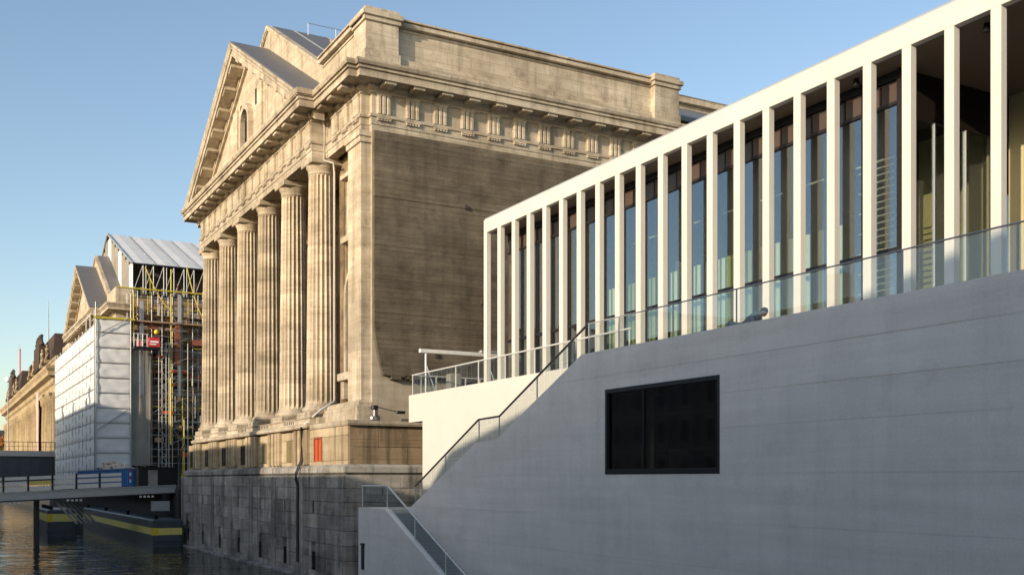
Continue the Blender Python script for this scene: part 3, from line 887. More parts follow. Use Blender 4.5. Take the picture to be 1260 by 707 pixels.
# ---- pillars, beam, roof
PX, PW, PD = 27.4, .355, .27
PIT = 1.6135
PIL = MB().cbox(0, PD, -PW / 2, PW / 2, TZ - .05, 13.87, .012).mesh('pillar', CONCP)
y = 1.9083 * PX
PYS = [y - .0 - PIT * i for i in range(31)]
for yy in PYS:
    put('pillar', PIL, gal, (PX, yy, 0))
YE = PYS[0] + PW / 2
MB().cbox(PX - .004, PX + PD + .004, YN, YE, 13.86, 14.60, .015).build('beam', CONCP, gal)
bx('roof_edge', GREYP, gal, PX + .05, PX + .6, YN, YE - .03, 14.60, 14.69)
bx('roof', GREYP, gal, PX + PD + .01, 46, YN, YE - .2, 14.0, 14.55)
bx('soffit', SOFFIT, gal, PX + PD + .01, 46, YN, YE - .1, 13.885, 13.99)
for k in range(8):
    put('pillar', PIL, gal, (PX + PIT * (k + 1), YE - PD, 0)).scale = (1, .8, 1)
MB().cbox(PX + PD, 46, YE - PD, YE - .002, 13.862, 14.6, .01).build('beam', CONCP, gal)

# ---- glazed hall behind the pillars
GX, GY = 28.75, 24.6
SP = PIT
ym = GY
def facade_glass(y0, y1):
    a, b = rr.uniform(-.012, .012), rr.uniform(-.012, .012)
    for z0, z1 in ((TZ + .05, 7.72), (7.9, 12.7)):
        MB().prism([(GX + a, y0), (GX + b, y1), (GX + b + .02, y1), (GX + a + .02, y0)], 'z', z0, z1).build('glass_pane', GLASS, gal)
ycur = GY
k = 0
while ycur < 50.6:
    facade_glass(ycur + .04, ycur + SP - .04)
    bx('upper_panel', BROWNP, gal, GX + .01, GX + .08, ycur + .05, ycur + SP * .52, 12.86, 13.55)
    bx('upper_panel', BLACKM if k % 3 else BROWNP, gal, GX + .02, GX + .09, ycur + SP * .55, ycur + SP - .05, 12.86, 13.55)
    bx('mullion', BRONZE, gal, GX - .10, GX + .22, ycur - .035, ycur + .035, TZ - .03, 13.57)
    if k % 2 == 0:
        bx('fin', BRONZE, gal, GX + .3, GX + .9, ycur + .5, ycur + .56, TZ, 13.5)
    ycur += SP
    k += 1
YF = ycur
bx('transom', BRONZE, gal, GX - .06, GX + .14, GY, YF, 12.72, 12.84)
bx('transom', BLACKM, gal, GX - .08, GX + .12, GY, YF, 7.74, 7.88)
bx('head_rail', BLACKM, gal, GX - .05, GX + .14, GY, YF, 13.58, 13.875)
bx('sill_rail', BRONZE, gal, GX - .05, GX + .14, GY, YF, TZ - .04, TZ + .1)
bx('corner_post', BRONZE, gal, GX - .12, GX + .1, GY - .1, GY + .08, TZ - .04, 13.88)
# south face of the hall
xs = [GX + .1, 30.4, 32.0, 33.9, 36.0, 38.4, 41]
for a, b in zip(xs[:-1], xs[1:]):
    bx('glass_pane', GLASS, gal, a + .04, b - .04, GY, GY + .02, TZ + .05, 12.3)
    bx('mullion', GREYP if b < 33 else BRONZE, gal, b - .02, b + .02, GY - .06, GY + .06, TZ - .03, 12.3)
bx('bulkhead', BRONZE, gal, GX + .1, 41, GY - .03, GY + .1, 12.3, 13.88)
# interior
bx('hall_floor', FLOORM, gal, GX + .1, 42, GY, 51, TZ - .3, TZ - .02)
bx('hall_back_wall', DARKIN, gal, 40.5, 40.8, GY, 51, TZ, 13.88)
bx('hall_ceiling', DARKIN, gal, GX + .2, 40.5, GY + .1, 51, 13.3, 13.86)
bx('hall_end_wall', DARKIN, gal, GX + .15, 40.5, YF - .02, YF + .3, TZ - .1, 13.87)
bx('stone_lining', OLIVE, gal, 34.2, 34.5, 25.5, 28.4, TZ, 13.3)
bx('stone_lining', OLIVE, gal, 34.2, 34.5, 23.85, 24.45, TZ, 13.87)
bx('portico_wall', DARKIN, gal, 34.45, 34.9, YN, 23.84, TZ, 13.88)
bx('reception_desk', FLOORM, gal, 30.6, 31.4, 19.0, 23.8, TZ - .03, TZ + 1.1, c=.02)
# pleated curtains behind the glass
def curtain(y0, y1, zt, x=29.25):
    m = MB()
    n = int((y1 - y0) / .09)
    vs = []
    for i in range(n + 1):
        yy = y0 + (y1 - y0) * i / n
        xx = x + .06 * math.sin(i * 1.57) + .02 * math.sin(i * .37)
        vs += [(xx, yy, TZ), (xx, yy, zt)]
    m.add(vs, [(2 * i, 2 * i + 2, 2 * i + 3, 2 * i + 1) for i in range(n)], True)
    m.build('curtain', CURTO if rr.random() < .3 else CURT, gal)
rr = random.Random(9)
ycur = GY + 1.4
k = 0
while ycur < 42.5:
    if k >= 1:
        curtain(ycur + .06, ycur + 1.05 + rr.random() * .5, 9.33)
    ycur += SP
    k += 1
m = MB()
for k in range(26):
    m.box(29.3, 29.42, 24.9, 27.0 - (k % 3) * .2, 5.2 + k * .24, 5.23 + k * .24)
m.build('louvre_blind', STEELW, gal)
for k in range(7):
    bx('strip_light', STEELW, gal, 30.6, 30.7, 27 + k * 2.6, 28.3 + k * 2.6, 11.7, 11.75)
# soffit spotlights
for (x, yy, z) in ((28.2, 20.9, 13.88), (32.2, 23.2, 13.3), (28.15, 26.0, 13.88), (28.15, 30.6, 13.88)):
    MB().lathe([(.09, z), (.09, z - .08), (.12, z - .1), (.12, z - .26), (.09, z - .27)], 12, x, yy).build('spotlight', BLACKM, gal)

# ---- gantry and boxes on the terrace
gy = 54.5
gan = root('lifting_gantry', 'pale steel lifting gantry on splayed legs behind the terrace railing', 'gantry', (26.5, gy, TZ - .06))
MB().cbox(24.35, 29.3, gy - .1, gy + .1, 7.2, 7.42, .02).build('beam', STEELW, gan)
for x, w in ((24.75, 1), (28.85, 1)):
    l = MB().tube([(x, gy, TZ - .06), (x, gy, 7.2)], .06, 8).build('leg', STEELW, gan)
    MB().tube([(x, gy, 6.6), (x + .55, gy - .3, TZ - .05)], .045, 6).tube([(x, gy, 6.6), (x + .55, gy + .35, TZ - .05)], .045, 6).build('brace', ZINCL, l)
MB().cbox(28.2, 29.3, gy - .16, gy + .16, 7.42, 7.56, .02).build('trolley', ZINCL, gan)
tag(bx('steel_crate', ZINCL, None, 26.9, 27.75, 53.2, 53.9, TZ - .06, TZ + .3, c=.03), 'low pale steel crate standing on the terrace under the gantry', 'crate')
tag(bx('covered_pallet', SHEETG, None, 25.8, 26.6, 53.6, 54.1, TZ - .06, TZ + 1.2, c=.08), 'dark covered pallet load standing upright behind the terrace railing', 'pallet load')

# ---- person reclining on the terrace edge behind the glass
def skin_person():
    px, z = 22.75, TZ - .08
    ppl = root('person', 'person with black hair in a grey blue jacket reclining behind the glass railing', 'person', (px, 25.5, TZ - .04))
    m = MB()
    # torso, legs as one tapering surface lying along Y, propped up towards -Y
    m.tube([(px, 24.90, z + .40), (px, 25.05, z + .36), (px, 25.30, z + .26), (px, 25.55, z + .14), (px, 25.75, z + .10), (px, 26.05, z + .2), (px, 26.30, z + .30), (px, 26.55, z + .12), (px, 26.75, z - .02)],
           [.07, .19, .20, .17, .18, .13, .11, .085, .06], 10)
    m.build('body', JACK, ppl)
    MB().tube([(px - .17, 25.05, z + .36), (px - .26, 24.95, z + .14), (px - .2, 24.70, z - .04)], [.075, .06, .045], 8).build('arm', JACK, ppl)
    h = MB().ball((px, 24.73, z + .46), .115, 12, 9, (.9, 1, 1.15)).tube([(px, 24.93, z + .38), (px, 24.80, z + .42)], .055, 8).ball((px - .1, 24.71, z + .45), .022, 6, 4).ball((px, 24.61, z + .45), .02, 6, 4).build('head', SKIN, ppl)
    MB().ball((px + .02, 24.74, z + .50), .13, 12, 8, (.95, 1.05, .95)).build('hair', HAIR, h)
    MB().ball((px - .22, 24.63, z - .06), .05, 8, 6, (1, 1.5, .5)).build('hand', SKIN, ppl)
skin_person()

# ================================================================== scaffolded north wing
nw = root('museum_wing', 'second stone museum wing wrapped in white sheeting and scaffolding beyond the footbridge', 'museum', (20.8, 165, -1))
NC = 182.3
bx('wall', LIMEP, nw, 22.5, 80, 164.5, 216, -1, 25.0)
NPATH = [(40, 199.0), (22.3, 199.0), (22.3, 165.9), (23.6, 165.9), (23.6, 158.8), (25.6, 158.8)]
MB().sweep(ARCH, NPATH).build('architrave', LIMEP, nw)
MB().sweep(FRZ, NPATH).build('frieze', LIMEP, nw)
MB().sweep(CORN, NPATH).build('cornice', LIMEP, nw)
for i in range(16):
    put('modillion', MOD, nw, (22.3, NC - 15.4 + i * 2.0533, 0), (0, 0, R(-90)))
pediment(nw, NC, False)
bx('attic_wall', LIMEP, nw, 23.7, 26.5, 159.6, 168, 25.2, 27.8)
bx('wall', DARKIN, nw, 25.6, 60, 159.0, 163.4, 1.5, 26.4)
rq = random.Random(77)
for k in range(24):
    z = 7.6 + k * .78
    xx = 25.62
    while xx < 38:
        wq = 1.6 + rq.random() * 3
        if rq.random() < .78: bx('board', WOODM if rq.random() < .75 else WOOD, nw, xx, min(38, xx + wq - .03), 158.9 - rq.random() * .1, 159.0, z, z + .7)
        xx += wq
bx('wall', WOODM, nw, 24.2, 60, 163.4, 164.4, -1, 27.4)
rr = random.Random(21)
for k in range(34):
    z = .2 + k * .8
    d = rr.random() * .12
    bx('board', WOODM if rr.random() < .7 else WOOD, nw, 25.0 + rr.random() * .3, 40, 163.2 - d, 163.4, z, z + .72)
for i in range(5):
    for z in (3, 9, 14.5, 19.5):
        bx('window', DARKW, nw, 26.6 + i * 2.9, 28.2 + i * 2.9, 163.02, 163.2, z, z + 3.0)

sc_ = root('scaffold', 'tall scaffold with white tarpaulin, yellow tubes and a temporary white roof', 'scaffold', (22, 158, -.9))
# west sheeting: billowed panels between tubes
def sheet_panel(w, h, seed, amp):
    r = random.Random(seed)
    n = 8
    vs = []
    for j in range(n + 1):
        for i in range(n + 1):
            e = min(i, n - i, j, n - j)
            o = (amp * (.1 + r.random() * .9 + .5 * math.sin(i * 1.7 + j * .9 + seed)) if e else amp * .15 * r.random()) - (.02 if j in (0,) else 0)
            vs.append((i / n * w, -o, j / n * h))
    return MB().add(vs, [(j * (n + 1) + i, j * (n + 1) + i + 1, (j + 1) * (n + 1) + i + 1, (j + 1) * (n + 1) + i) for j in range(n) for i in range(n)], True).mesh('tarpaulin', SHEET)
WV = [sheet_panel(4.1, 2.18, i, .17) for i in range(6)]
SV = [sheet_panel(4.4, 2.0, 20 + i, .12) for i in range(4)]
for c in range(12):
    for r in range(10):
        y = 154.4 + c * 4.2
        o = put('tarpaulin', WV[rr.randrange(6)], sc_, (20.2, y + 4.1, -.9 + r * 2.24), (0, 0, R(-90)))
for r in range(11):
    put('tarpaulin', SV[rr.randrange(4)], sc_, (20.35, 154.2, -.4 + r * 2.08))
for c in range(13):
    y = 154.35 + c * 4.2
    MB().tube([(20.12, y, -1), (20.12, y, 23.4 if c < 3 else 21.9)], .07, 6).build('standard', TUBE, sc_)
for r in range(11):
    z = -.93 + r * 2.24
    MB().tube([(20.1, 154.3, z), (20.1, 205, z)], .06, 6).build('ledger', TUBE, sc_)
for r in range(12):
    z = -.42 + r * 2.08
    bx('deck', WOOD, sc_, 20.3, 24.9, 154.22, 155.2, z - .12, z - .02)
    MB().tube([(20.3, 154.02, z), (24.85, 154.02, z)], .055, 6).build('ledger', TUBE, sc_)
for x in (20.25, 24.85):
    MB().tube([(x, 154.0, -1), (x, 154.0, 24.5)], .08, 6).build('standard', TUBE, sc_)
MB().tube([(20.4, 153.9, 6.9), (24.6, 153.9, 9.9)], .08, 6).build('brace', TUBE, sc_)
MB().tube([(20.4, 153.9, 20.0), (24.6, 153.9, 22.5)], .06, 6).build('brace', TUBE, sc_)
MB().prism([(20.5, 1.4), (21.6, .2), (23.6, .2), (24.7, 1.6), (24.7, 1.9), (23.4, .9), (21.8, .9), (20.5, 1.7)], 'y', 153.5, 154.0).build('dark_fan_board', BLACKM, sc_)
bx('back_sheet', SHEET, sc_, 24.95, 25.05, 155.2, 163, -1, 8.0)
bx('top_platform', YELC, sc_, 20.0, 25.4, 153.9, 154.1, 22.25, 22.5)
bx('top_platform', WOOD, sc_, 20.2, 36.5, 154.1, 157.9, 22.2, 22.4)
# open scaffold bays to the east
for i in range(9):
    x = 25.0 + i * 1.42
    for y in (155.0, 158.0):
        m = TUBE if (i + int(y)) % 4 else YELC
        MB().tube([(x, y, -1), (x, y, 27.2 if i % 2 else 26.6)], .065, 6).build('standard', m, sc_)
for r in range(14):
    z = -.6 + r * 2.0
    for y in (155.0, 158.0):
        m = YELC if r in (5, 12) else TUBE
        MB().tube([(25, y, z + 1.0), (36.5, y, z + 1.0)], .05, 6).build('ledger', m, sc_)
    if r % 2 == 0 or rr.random() < .6:
        bx('deck', WOOD, sc_, 25.0 + rr.random() * 1.5, 33 + rr.random() * 3.4, 155.1, 157.9, z - .08, z)
    a = 25 + 1.42 * rr.randrange(0, 7)
    MB().tube([(a, 154.95, z), (a + 2.84, 154.95, z + 2.0)], .045, 6).build('brace', TUBE if r % 3 else RUST, sc_)
    a = 25 + 1.42 * rr.randrange(0, 7)
    MB().tube([(a + 1.42, 154.95, z), (a, 154.95, z + 2.0)], .045, 6).build('brace', TUBE, sc_)
for q in range(120):
    x, z = 25 + rr.random() * 10.5, rr.randrange(0, 13) * 2.0 + .4 + rr.choice((0, .5, 1.0))
    L_ = 1.4 + rr.random() * 2.8
    y = rr.choice((154.8, 155.1, 156.4, 157.8))
    mt = rr.choice((TUBE, RUST, RUST, WOOD, YELC))
    if rr.random() < .55: MB().tube([(x, y, z), (min(36.5, x + L_), y, z)], .05, 5).build('tube', mt, sc_)
    else: MB().tube([(x, y, z), (x + .02, y, z + L_)], .05, 5).build('tube', mt, sc_)
for q in range(16):
    x, z = 25.2 + rr.random() * 9.5, rr.randrange(1, 13) * 2.0 - .6
    bx('toe_board', rr.choice((WOOD, RUST, ORNG, WOODM)), sc_, x, x + 1 + rr.random() * 1.6, 154.85, 154.92, z, z + .2 + rr.random() * .7)
# hung dust netting
m = MB()
n = 14
vs = []
for i in range(n + 1):
    for z in (2.0, 8, 14, 18.2):
        vs.append((24.95 + i * .19, 154.7 - .07 * math.sin(i * 2.3 + z * 1.7) - .05 * math.sin(i * .8 + z), z))
m.add(vs, [(i * 4 + k, i * 4 + k + 1, i * 4 + k + 5, i * 4 + k + 4) for i in range(n) for k in range(3)], True)
m.build('dust_netting', SHEETG, sc_)
# yellow hoses, chute poles
def sag(a, b, d, n=8):
    return [(a[0] + (b[0] - a[0]) * i / n, a[1] + (b[1] - a[1]) * i / n, a[2] + (b[2] - a[2]) * i / n - d * math.sin(math.pi * i / n)) for i in range(n + 1)]
MB().tube(sag((26.9, 154.6, 30), (30.6, 154.6, 24.0), .9), .09, 6).build('hose', YELC, sc_)
MB().tube(sag((32.6, 154.6, 30.6), (35.0, 154.6, 23.2), .9), .09, 6).build('hose', YELC, sc_)
for x, z0, z1 in ((30.4, 7, 30), (35.6, 6, 29.0), (25.3, 20, 27)):
    MB().tube([(x, 154.5, z0), (x, 154.5, z1)], .1, 6).build('yellow_tube', YELC, sc_)
MB().tube([(23.0, 154.3, 26.8), (36.3, 154.3, 26.8)], .12, 6).build('yellow_tube', YELC, sc_)
for x in (26.2, 31.4):
    bx('upright', GREYP, sc_, x, x + .45, 154.6, 155.0, 12, 26.6 if x > 30 else 25.2)
# lattice mast
mast = bx('hoist_mast', RUST, sc_, 30.9, 31.6, 154.3, 154.6, 16.5, 22.5)
lat = MB()
for x in (28.6, 29.6, 30.0, 32.6):
    lat.tube([(x, 153.9, -1), (x, 153.9, 19.5)], .06, 5)
for k in range(14):
    z = k * 1.4
    lat.tube([(28.6, 153.9, z), (29.6, 153.9, z + .7)], .04, 5).tube([(29.6, 153.9, z + .7), (28.6, 153.9, z + 1.4)], .04, 5)
    if k % 2 == 0: lat.tube([(30.0, 153.9, z + 5), (32.6, 153.9, z + 6.2)], .04, 5).tube([(30.0, 153.9, z + 4.4), (32.6, 153.9, z + 4.4)], .04, 5)
lat.build('stair_tower', TUBE, sc_)
MB().tube([(30.2, 153.8, 5), (30.2, 153.8, 14.5)], .12, 6).build('yellow_tube', YELL, sc_)
# temporary roof
RX0, RY0, RY1, RYR, RZE, RZR = 26.0, 159.5, 205, 183.5, 31.3, 40.4
for k in range(13):
    x0 = RX0 + k * 3.3
    MB().add([(x0, RY0, RZE), (x0 + 3.1, RY0, RZE), (x0 + 3.1, RYR, RZR), (x0, RYR, RZR), (x0 + 1.55, RY0, RZE + .10), (x0 + 1.55, RYR, RZR + .10)],
             [(0, 4, 5, 3), (4, 1, 2, 5), (0, 1, 4), (2, 3, 5)]).build('roof_sheet', SHEET, sc_)
    MB().add([(x0, RY1, RZE), (x0 + 3.1, RY1, RZE), (x0 + 3.1, RYR, RZR), (x0, RYR, RZR)], [(0, 1, 2, 3)]).build('roof_sheet', SHEET, sc_)
    MB().tube([(x0 - .1, RY0 - .1, RZE + .05), (x0 - .1, RYR, RZR + .1)], .09, 5).build('roof_rafter', GREYP, sc_)
MB().tube([(RX0, RY0, RZE), (66, RY0, RZE)], .16, 6).build('eave_beam', BLACKM, sc_)
m = MB()
m.tube([(RX0, RY0, RZE), (RX0, RYR, RZR)], .2, 6).tube([(RX0, RYR, RZR), (RX0, RY1, RZE)], .2, 6).tube([(RX0, RY0, 27), (RX0, RY1, 27)], .12, 6)
m.build('gable_truss', TUBE, sc_)
for k in range(13):
    y = RY0 + 1.9 + k * 3.4
    zt = RZR - abs(y - RYR) * (RZR - RZE) / (RYR - RY0)
    bx('gable_sheet', SHEETG if k % 3 else SHEET, sc_, RX0 + .05, RX0 + .12, y - 1.6, y + 1.6, 25.5, zt - .35)
bx('loft_shade_sheet', WOODD, sc_, RX0 + .5, 66, RY0 + 4.5, RY0 + 4.7, 27.0, 33)  # dark sheet added in place of shade in the open truss space
for k in range(8):
    x = RX0 + k * 1.45
    fr_ = MB().tube([(x, RY0, 27), (x, RY0, RZE)], .075, 5).tube([(x, RY0, 27), (x + 1.45, RY0, RZE)], .05, 5)
    if k % 2: fr_.tube([(x + .4, RY0, 27), (x + .4, RY0, RZE)], .06, 5)
    fr_.build('lattice_frame', TUBE, sc_)

# hoist cabin
ho = root('hoist_cabin', 'red and grey hoist cabin hanging high on the scaffold', 'hoist', (26.6, 153.2, 18.4))
MB().cbox(25.0, 28.6, 152.6, 153.8, 18.2, 18.55, .05).build('floor', BLACKM, ho)
MB().cbox(27.0, 28.5, 152.5, 153.7, 18.55, 19.9, .04).build('cab', REDP, ho)
MB().box(27.2, 28.3, 152.46, 152.5, 19.15, 19.4).box(27.2, 28.0, 152.46, 152.5, 18.85, 19.0).build('stripe', WHITE, ho)
for x in (25.05, 25.6, 26.2, 26.8):
    MB().tube([(x, 152.65, 18.55), (x, 152.65, 20.3)], .05, 5).build('rail_post', STEELW, ho)
MB().tube([(25.05, 152.65, 20.3), (27, 152.65, 20.3)], .05, 5).tube([(25.05, 152.65, 19.4), (27, 152.65, 19.4)], .05, 5).build('rail', STEELW, ho)
MB().cbox(25.5, 26.3, 152.7, 153.4, 18.55, 19.5, .05).build('box', PINK, ho)
MB().ball((28.1, 152.9, 20.7), .35, 8, 6).build('warning_lamp', YELL, ho)

# ================================================================== skips on the quay, footbridge, barge
def rubble(x0, x1, y0, y1, z, h, n, seed, label):
    r = random.Random(seed)
    m = MB()
    for k in range(n):
        x, y = r.uniform(x0, x1), r.uniform(y0, y1)
        t = 1 - abs((y - (y0 + y1) / 2) / ((y1 - y0) / 2)) ** 2
        s = r.uniform(.15, .42)
        m.ball((x, y, z + h * t * r.random()), s, 5, 4, (1, r.uniform(.7, 1.3), r.uniform(.5, 1)))
    o = m.build('rubble_heap', RUBB)
    o['kind'] = 'stuff'
    tag(o, label, 'rubble')
lab = ['blue steel skip with a red and white striped end nearest the museum corner', 'blue steel skip heaped with pale rubble second in the quay row', 'blue steel skip with pink rubble below the white tarpaulin corner', 'plain blue steel skip fourth in the row on the quay', 'farthest blue steel skip on the quay by the dark girder bridge']
for i in range(5):
    y0 = 123 + i * 9.6
    s = root('skip_container', lab[i], 'skip', (20.9, y0, -.86), 'blue skips along the quay')
    b = MB()
    b.box(19.9, 19.98, y0, y0 + 9.3, -.7, 1.25); b.box(21.7, 21.78, y0, y0 + 9.3, -.7, 1.25)
    b.box(19.98, 21.7, y0, y0 + .08, -.7, 1.25); b.box(19.98, 21.7, y0 + 9.22, y0 + 9.3, -.7, 1.25); b.box(19.98, 21.7, y0 + .08, y0 + 9.22, -.7, -.6)
    b.box(20.0, 20.2, y0 + .2, y0 + 9.1, -.86, -.7).box(21.5, 21.7, y0 + .2, y0 + 9.1, -.86, -.7)
    b.build('body', BLUE, s)
    for k in range(7):
        bx('rib', BLUE, s, 19.8, 19.9, y0 + .3 + k * 1.4, y0 + .45 + k * 1.4, -.65, 1.2)
    bx('rim', BLUE, s, 19.78, 20.0, y0 - .02, y0 + 9.32, 1.25, 1.36)
    if i == 0:
        for k in range(4):
            bx('warning_stripe', REDP if k % 2 else WHITE, s, 19.72, 19.89, y0 - .05, y0 + .1, -.3 + k * .38, .08 + k * .38)
rubble(20.15, 21.5, 128.5, 131.6, 1.0, .4, 60, 1, 'small pinkish rubble heap in the skip with the striped end')
rubble(20.15, 21.5, 133.5, 141, 1.1, .8, 130, 2, 'pale grey rubble heap filling the second blue skip')
rubble(20.15, 21.5, 143, 150.5, 1.1, 1.3, 130, 3, 'tall pink rubble heap in the skip below the tarpaulin corner')
struct(bx('quay_deck', PAVE, None, 19.5, 21.59, 114, 206, -1.35, -.88))
sh = root('site_shed', 'low black site shed standing on the quay in front of the blue skips', 'shed', (22, 120.5, -.9))
bx('body', BLACKM, sh, 20.2, 24.4, 120.2, 122.7, -.88, 1.3)
bx('roof', BLACKM, sh, 20.05, 24.6, 120.05, 122.8, 1.3, 1.42)
bx('door', PLINTH, sh, 21.2, 22.2, 120.12, 120.2, -.8, 1.1)
# small flood lamp on mast beside the quay
lm = root('site_lamp', 'thin yellow mast with lamp standing on the dark quay beside the scaffold', 'lamp', (24.6, 118, -.9))
MB().tube([(24.6, 118, -.9), (24.6, 118, 6.6)], .06, 6).build('mast', YELS, lm)
MB().cbox(24.2, 25.0, 117.8, 118.2, -.9, .6, .05).tube([(23.7, 118, 4.6), (25.4, 118, 4.6)], .04, 5).build('base_box', YELC, lm)
# footbridge
fb = root('footbridge', 'low grey footbridge with pale board railing crossing the canal', 'bridge', (6, 108, -1.6))
def fz(x): return -1.28 + (x - 5.9) * (.71 / 15.6)
def slab_x(name, x0, x1, y0, y1, za, zb, mat):
    return MB().prism([(x0, fz(x0) + za), (x1, fz(x1) + za), (x1, fz(x1) + zb), (x0, fz(x0) + zb)], 'y', y0, y1).build(name, mat, fb)
slab_x('fascia', -9, 21.7, 107.9, 108.2, -.68, 0, ZINCL)
slab_x('flange', -9, 21.7, 107.75, 108.2, -.80, -.685, BLACKM)
slab_x('flange', -9, 21.7, 107.8, 108.2, .005, .09, ZINCL)
slab_x('deck', -9, 22.5, 108.2, 112, -.4, -.05, PAVE)
slab_x('fascia', -9, 21.7, 112, 112.3, -.68, 0, GREYP)
x = -8.6
k = 0
while x < 16.4:
    z = fz(x)
    bx('post', BLACKM, fb, x, x + .16, 107.95, 108.15, z + .09, z + 1.62)
    for j, (a, b) in enumerate(((.16, .56), (.68, 1.06), (1.2, 1.5))):
        if x + 2.1 < 16.6:
            MB().prism([(x + .17, fz(x) + a), (x + 2.05, fz(x + 2.05) + a), (x + 2.05, fz(x + 2.05) + b), (x + .17, fz(x) + b)], 'y', 107.98, 108.05).build('rail_board', STEELW if j != 1 or k % 4 else YELS, fb)
    x += 2.1
    k += 1
for x in (6.2, 11.6, 18.2):
    for q in range(4):
        bx('bracket', STEELW, fb, x + q * .38, x + q * .38 + .2, 107.7, 107.9, fz(x) - 1.0, fz(x) - .82)
for q in range(5):
    MB().tube([(10.6 + q * .5, 108.6 + q * .6, -2.0), (12.6 + q * .5, 108.6 + q * .6, -4.2)], .12, 6).build('strut', GREYP, fb)
bx('abutment_box', ZINCL, fb, 19.3, 21.0, 107.4, 108, -3.05, -2.1)
bx('pier', BLACKM, fb, 9.0, 9.45, 110.5, 111.5, -7, -1.9)
# barge
def barge(name, x0, x1, y0, y1, zt, zs0, zs1, label, group=None):
    r = root(name, label, 'barge', ((x0 + x1) / 2, y0, WZ), group)
    MB().cbox(x0, x1, y0, y1, WZ - .4, zt, .12).build('hull', HULL, r)
    bx('stripe', YELS, r, x0 - .02, x0, y0 + .1, y1 - .1, zs0, zs1)
    bx('stripe', YELS, r, x0 + .5, x1 - .02, y0 - .02, y0, zs0, zs1)
    bx('stripe_end', YELL, r, x0 - .03, x0 + .5, y0 - .03, y0 + .9, zs0 - .02, zs1 + .02)
    bx('rubbing_strake', HULL, r, x0 - .06, x1, y0 - .06, y0, WZ + .55, WZ + .7)
    for k in range(4):
        MB().lathe([(.16, zt), (.16, zt + .3), (.24, zt + .32), (.24, zt + .4)], 10, x0 + .5, y0 + 1.2 + k * (y1 - y0 - 2.4) / 3).build('bollard', BLACKM, r)
    return r
barge('work_barge', 18.4, 21.05, 101.8, 152, -3.7, -5.15, -4.5, 'long dark barge with a yellow stripe moored against the sooty wall')
barge('work_barge', 11.6, 14.6, 126, 138, -3.3, -4.6, -3.75, 'short dark barge with bright yellow stripe seen under the footbridge')
tag(MB().tube([(21.5, 100.8, -3.2), (21.3, 100.8, -3.2), (21.3, 100.8, -4.3), (20.9, 101.7, -4.3)], .05, 6).build('mooring_chain', BLACKM), 'dark mooring chain between the barge end and the wall', 'chain')

# railway girder bridge
vb = root('girder_bridge', 'dark slate plate girder bridge over the canal before the domed museum', 'bridge', (5, 210, 0))
bx('girder', BRIDGE, vb, -60, 21.5, 210, 210.5, -.3, 4.3)
bx('flange', GREYP, vb, -60, 21.5, 209.6, 210.6, 4.3, 5.3)
bx('flange', BLACKM, vb, -60, 21.5, 209.6, 210.6, -.6, -.3)
bx('deck', BRIDGE, vb, -60, 21.5, 210.5, 219, 3.0, 4.0)
for k in range(22):
    bx('stiffener', BRIDGE, vb, -20 + k * 1.9, -19.8 + k * 1.9, 209.75, 210, -.3, 4.3)
for k in range(40):
    MB().tube([(-8 + k * .75, 209.8, 5.3), (-8 + k * .75, 209.8, 6.9)], .035, 4).build('railing_post', BLACKM, vb)
MB().tube([(-20, 209.8, 6.9), (21.5, 209.8, 6.9)], .05, 4).tube([(-20, 209.8, 6.1), (21.5, 209.8, 6.1)], .03, 4).build('rail', BLACKM, vb)

# ================================================================== baroque museum far down the canal
bo = root('baroque_museum', 'ochre baroque museum with dark mansard blocks and statues far down the canal', 'museum', (22, 228, -1))
BX = 22.3
bx('wall', BODE, bo, BX + .6, 70, 226, 372, -1.5, 17.5)
MB().sweep([(-.6, 17.5), (.1, 17.5), (.1, 19.0), (.5, 19.4), (.6, 20.2), (1.6, 20.6), (1.6, 21.4), (2.0, 22.0), (2.0, 22.5), (-.6, 22.8)], [(70, 372), (BX, 372), (BX, 226), (70, 226)]).build('entablature', BODE, bo)
MB().sweep([(-.6, 22.6), (-.2, 22.6), (-.2, 24.2), (0, 24.3), (0, 24.7), (-.8, 24.7)], [(70, 372), (BX, 372), (BX, 226), (70, 226)]).build('parapet', BODE, bo)
COLB = MB().lathe([(1.0, 3), (1.0, 3.5), (.82, 3.8), (.8, 10), (.68, 15.6), (.95, 15.8), (1.1, 17.4)], 12).box(-1.1, 1.1, -1.1, 1.1, -1.5, 3.0).mesh('column', BODE)
for k in range(24):
    y = 227.5 + k * 6.2
    if y > 371: break
    put('column', COLB, bo, (BX - .1, y, 0))
    if y < 366:
        w = bx('window', DARKW, bo, BX + .5, BX + .58, y + 1.9, y + 4.3, 8.5, 14.5)
        bx('frame', BODE, w, BX + .3, BX + .58, y + 1.5, y + 4.7, 14.5, 15.1)
        bx('window', DARKW, bo, BX + .5, BX + .58, y + 1.9, y + 4.3, 1.5, 6.0)
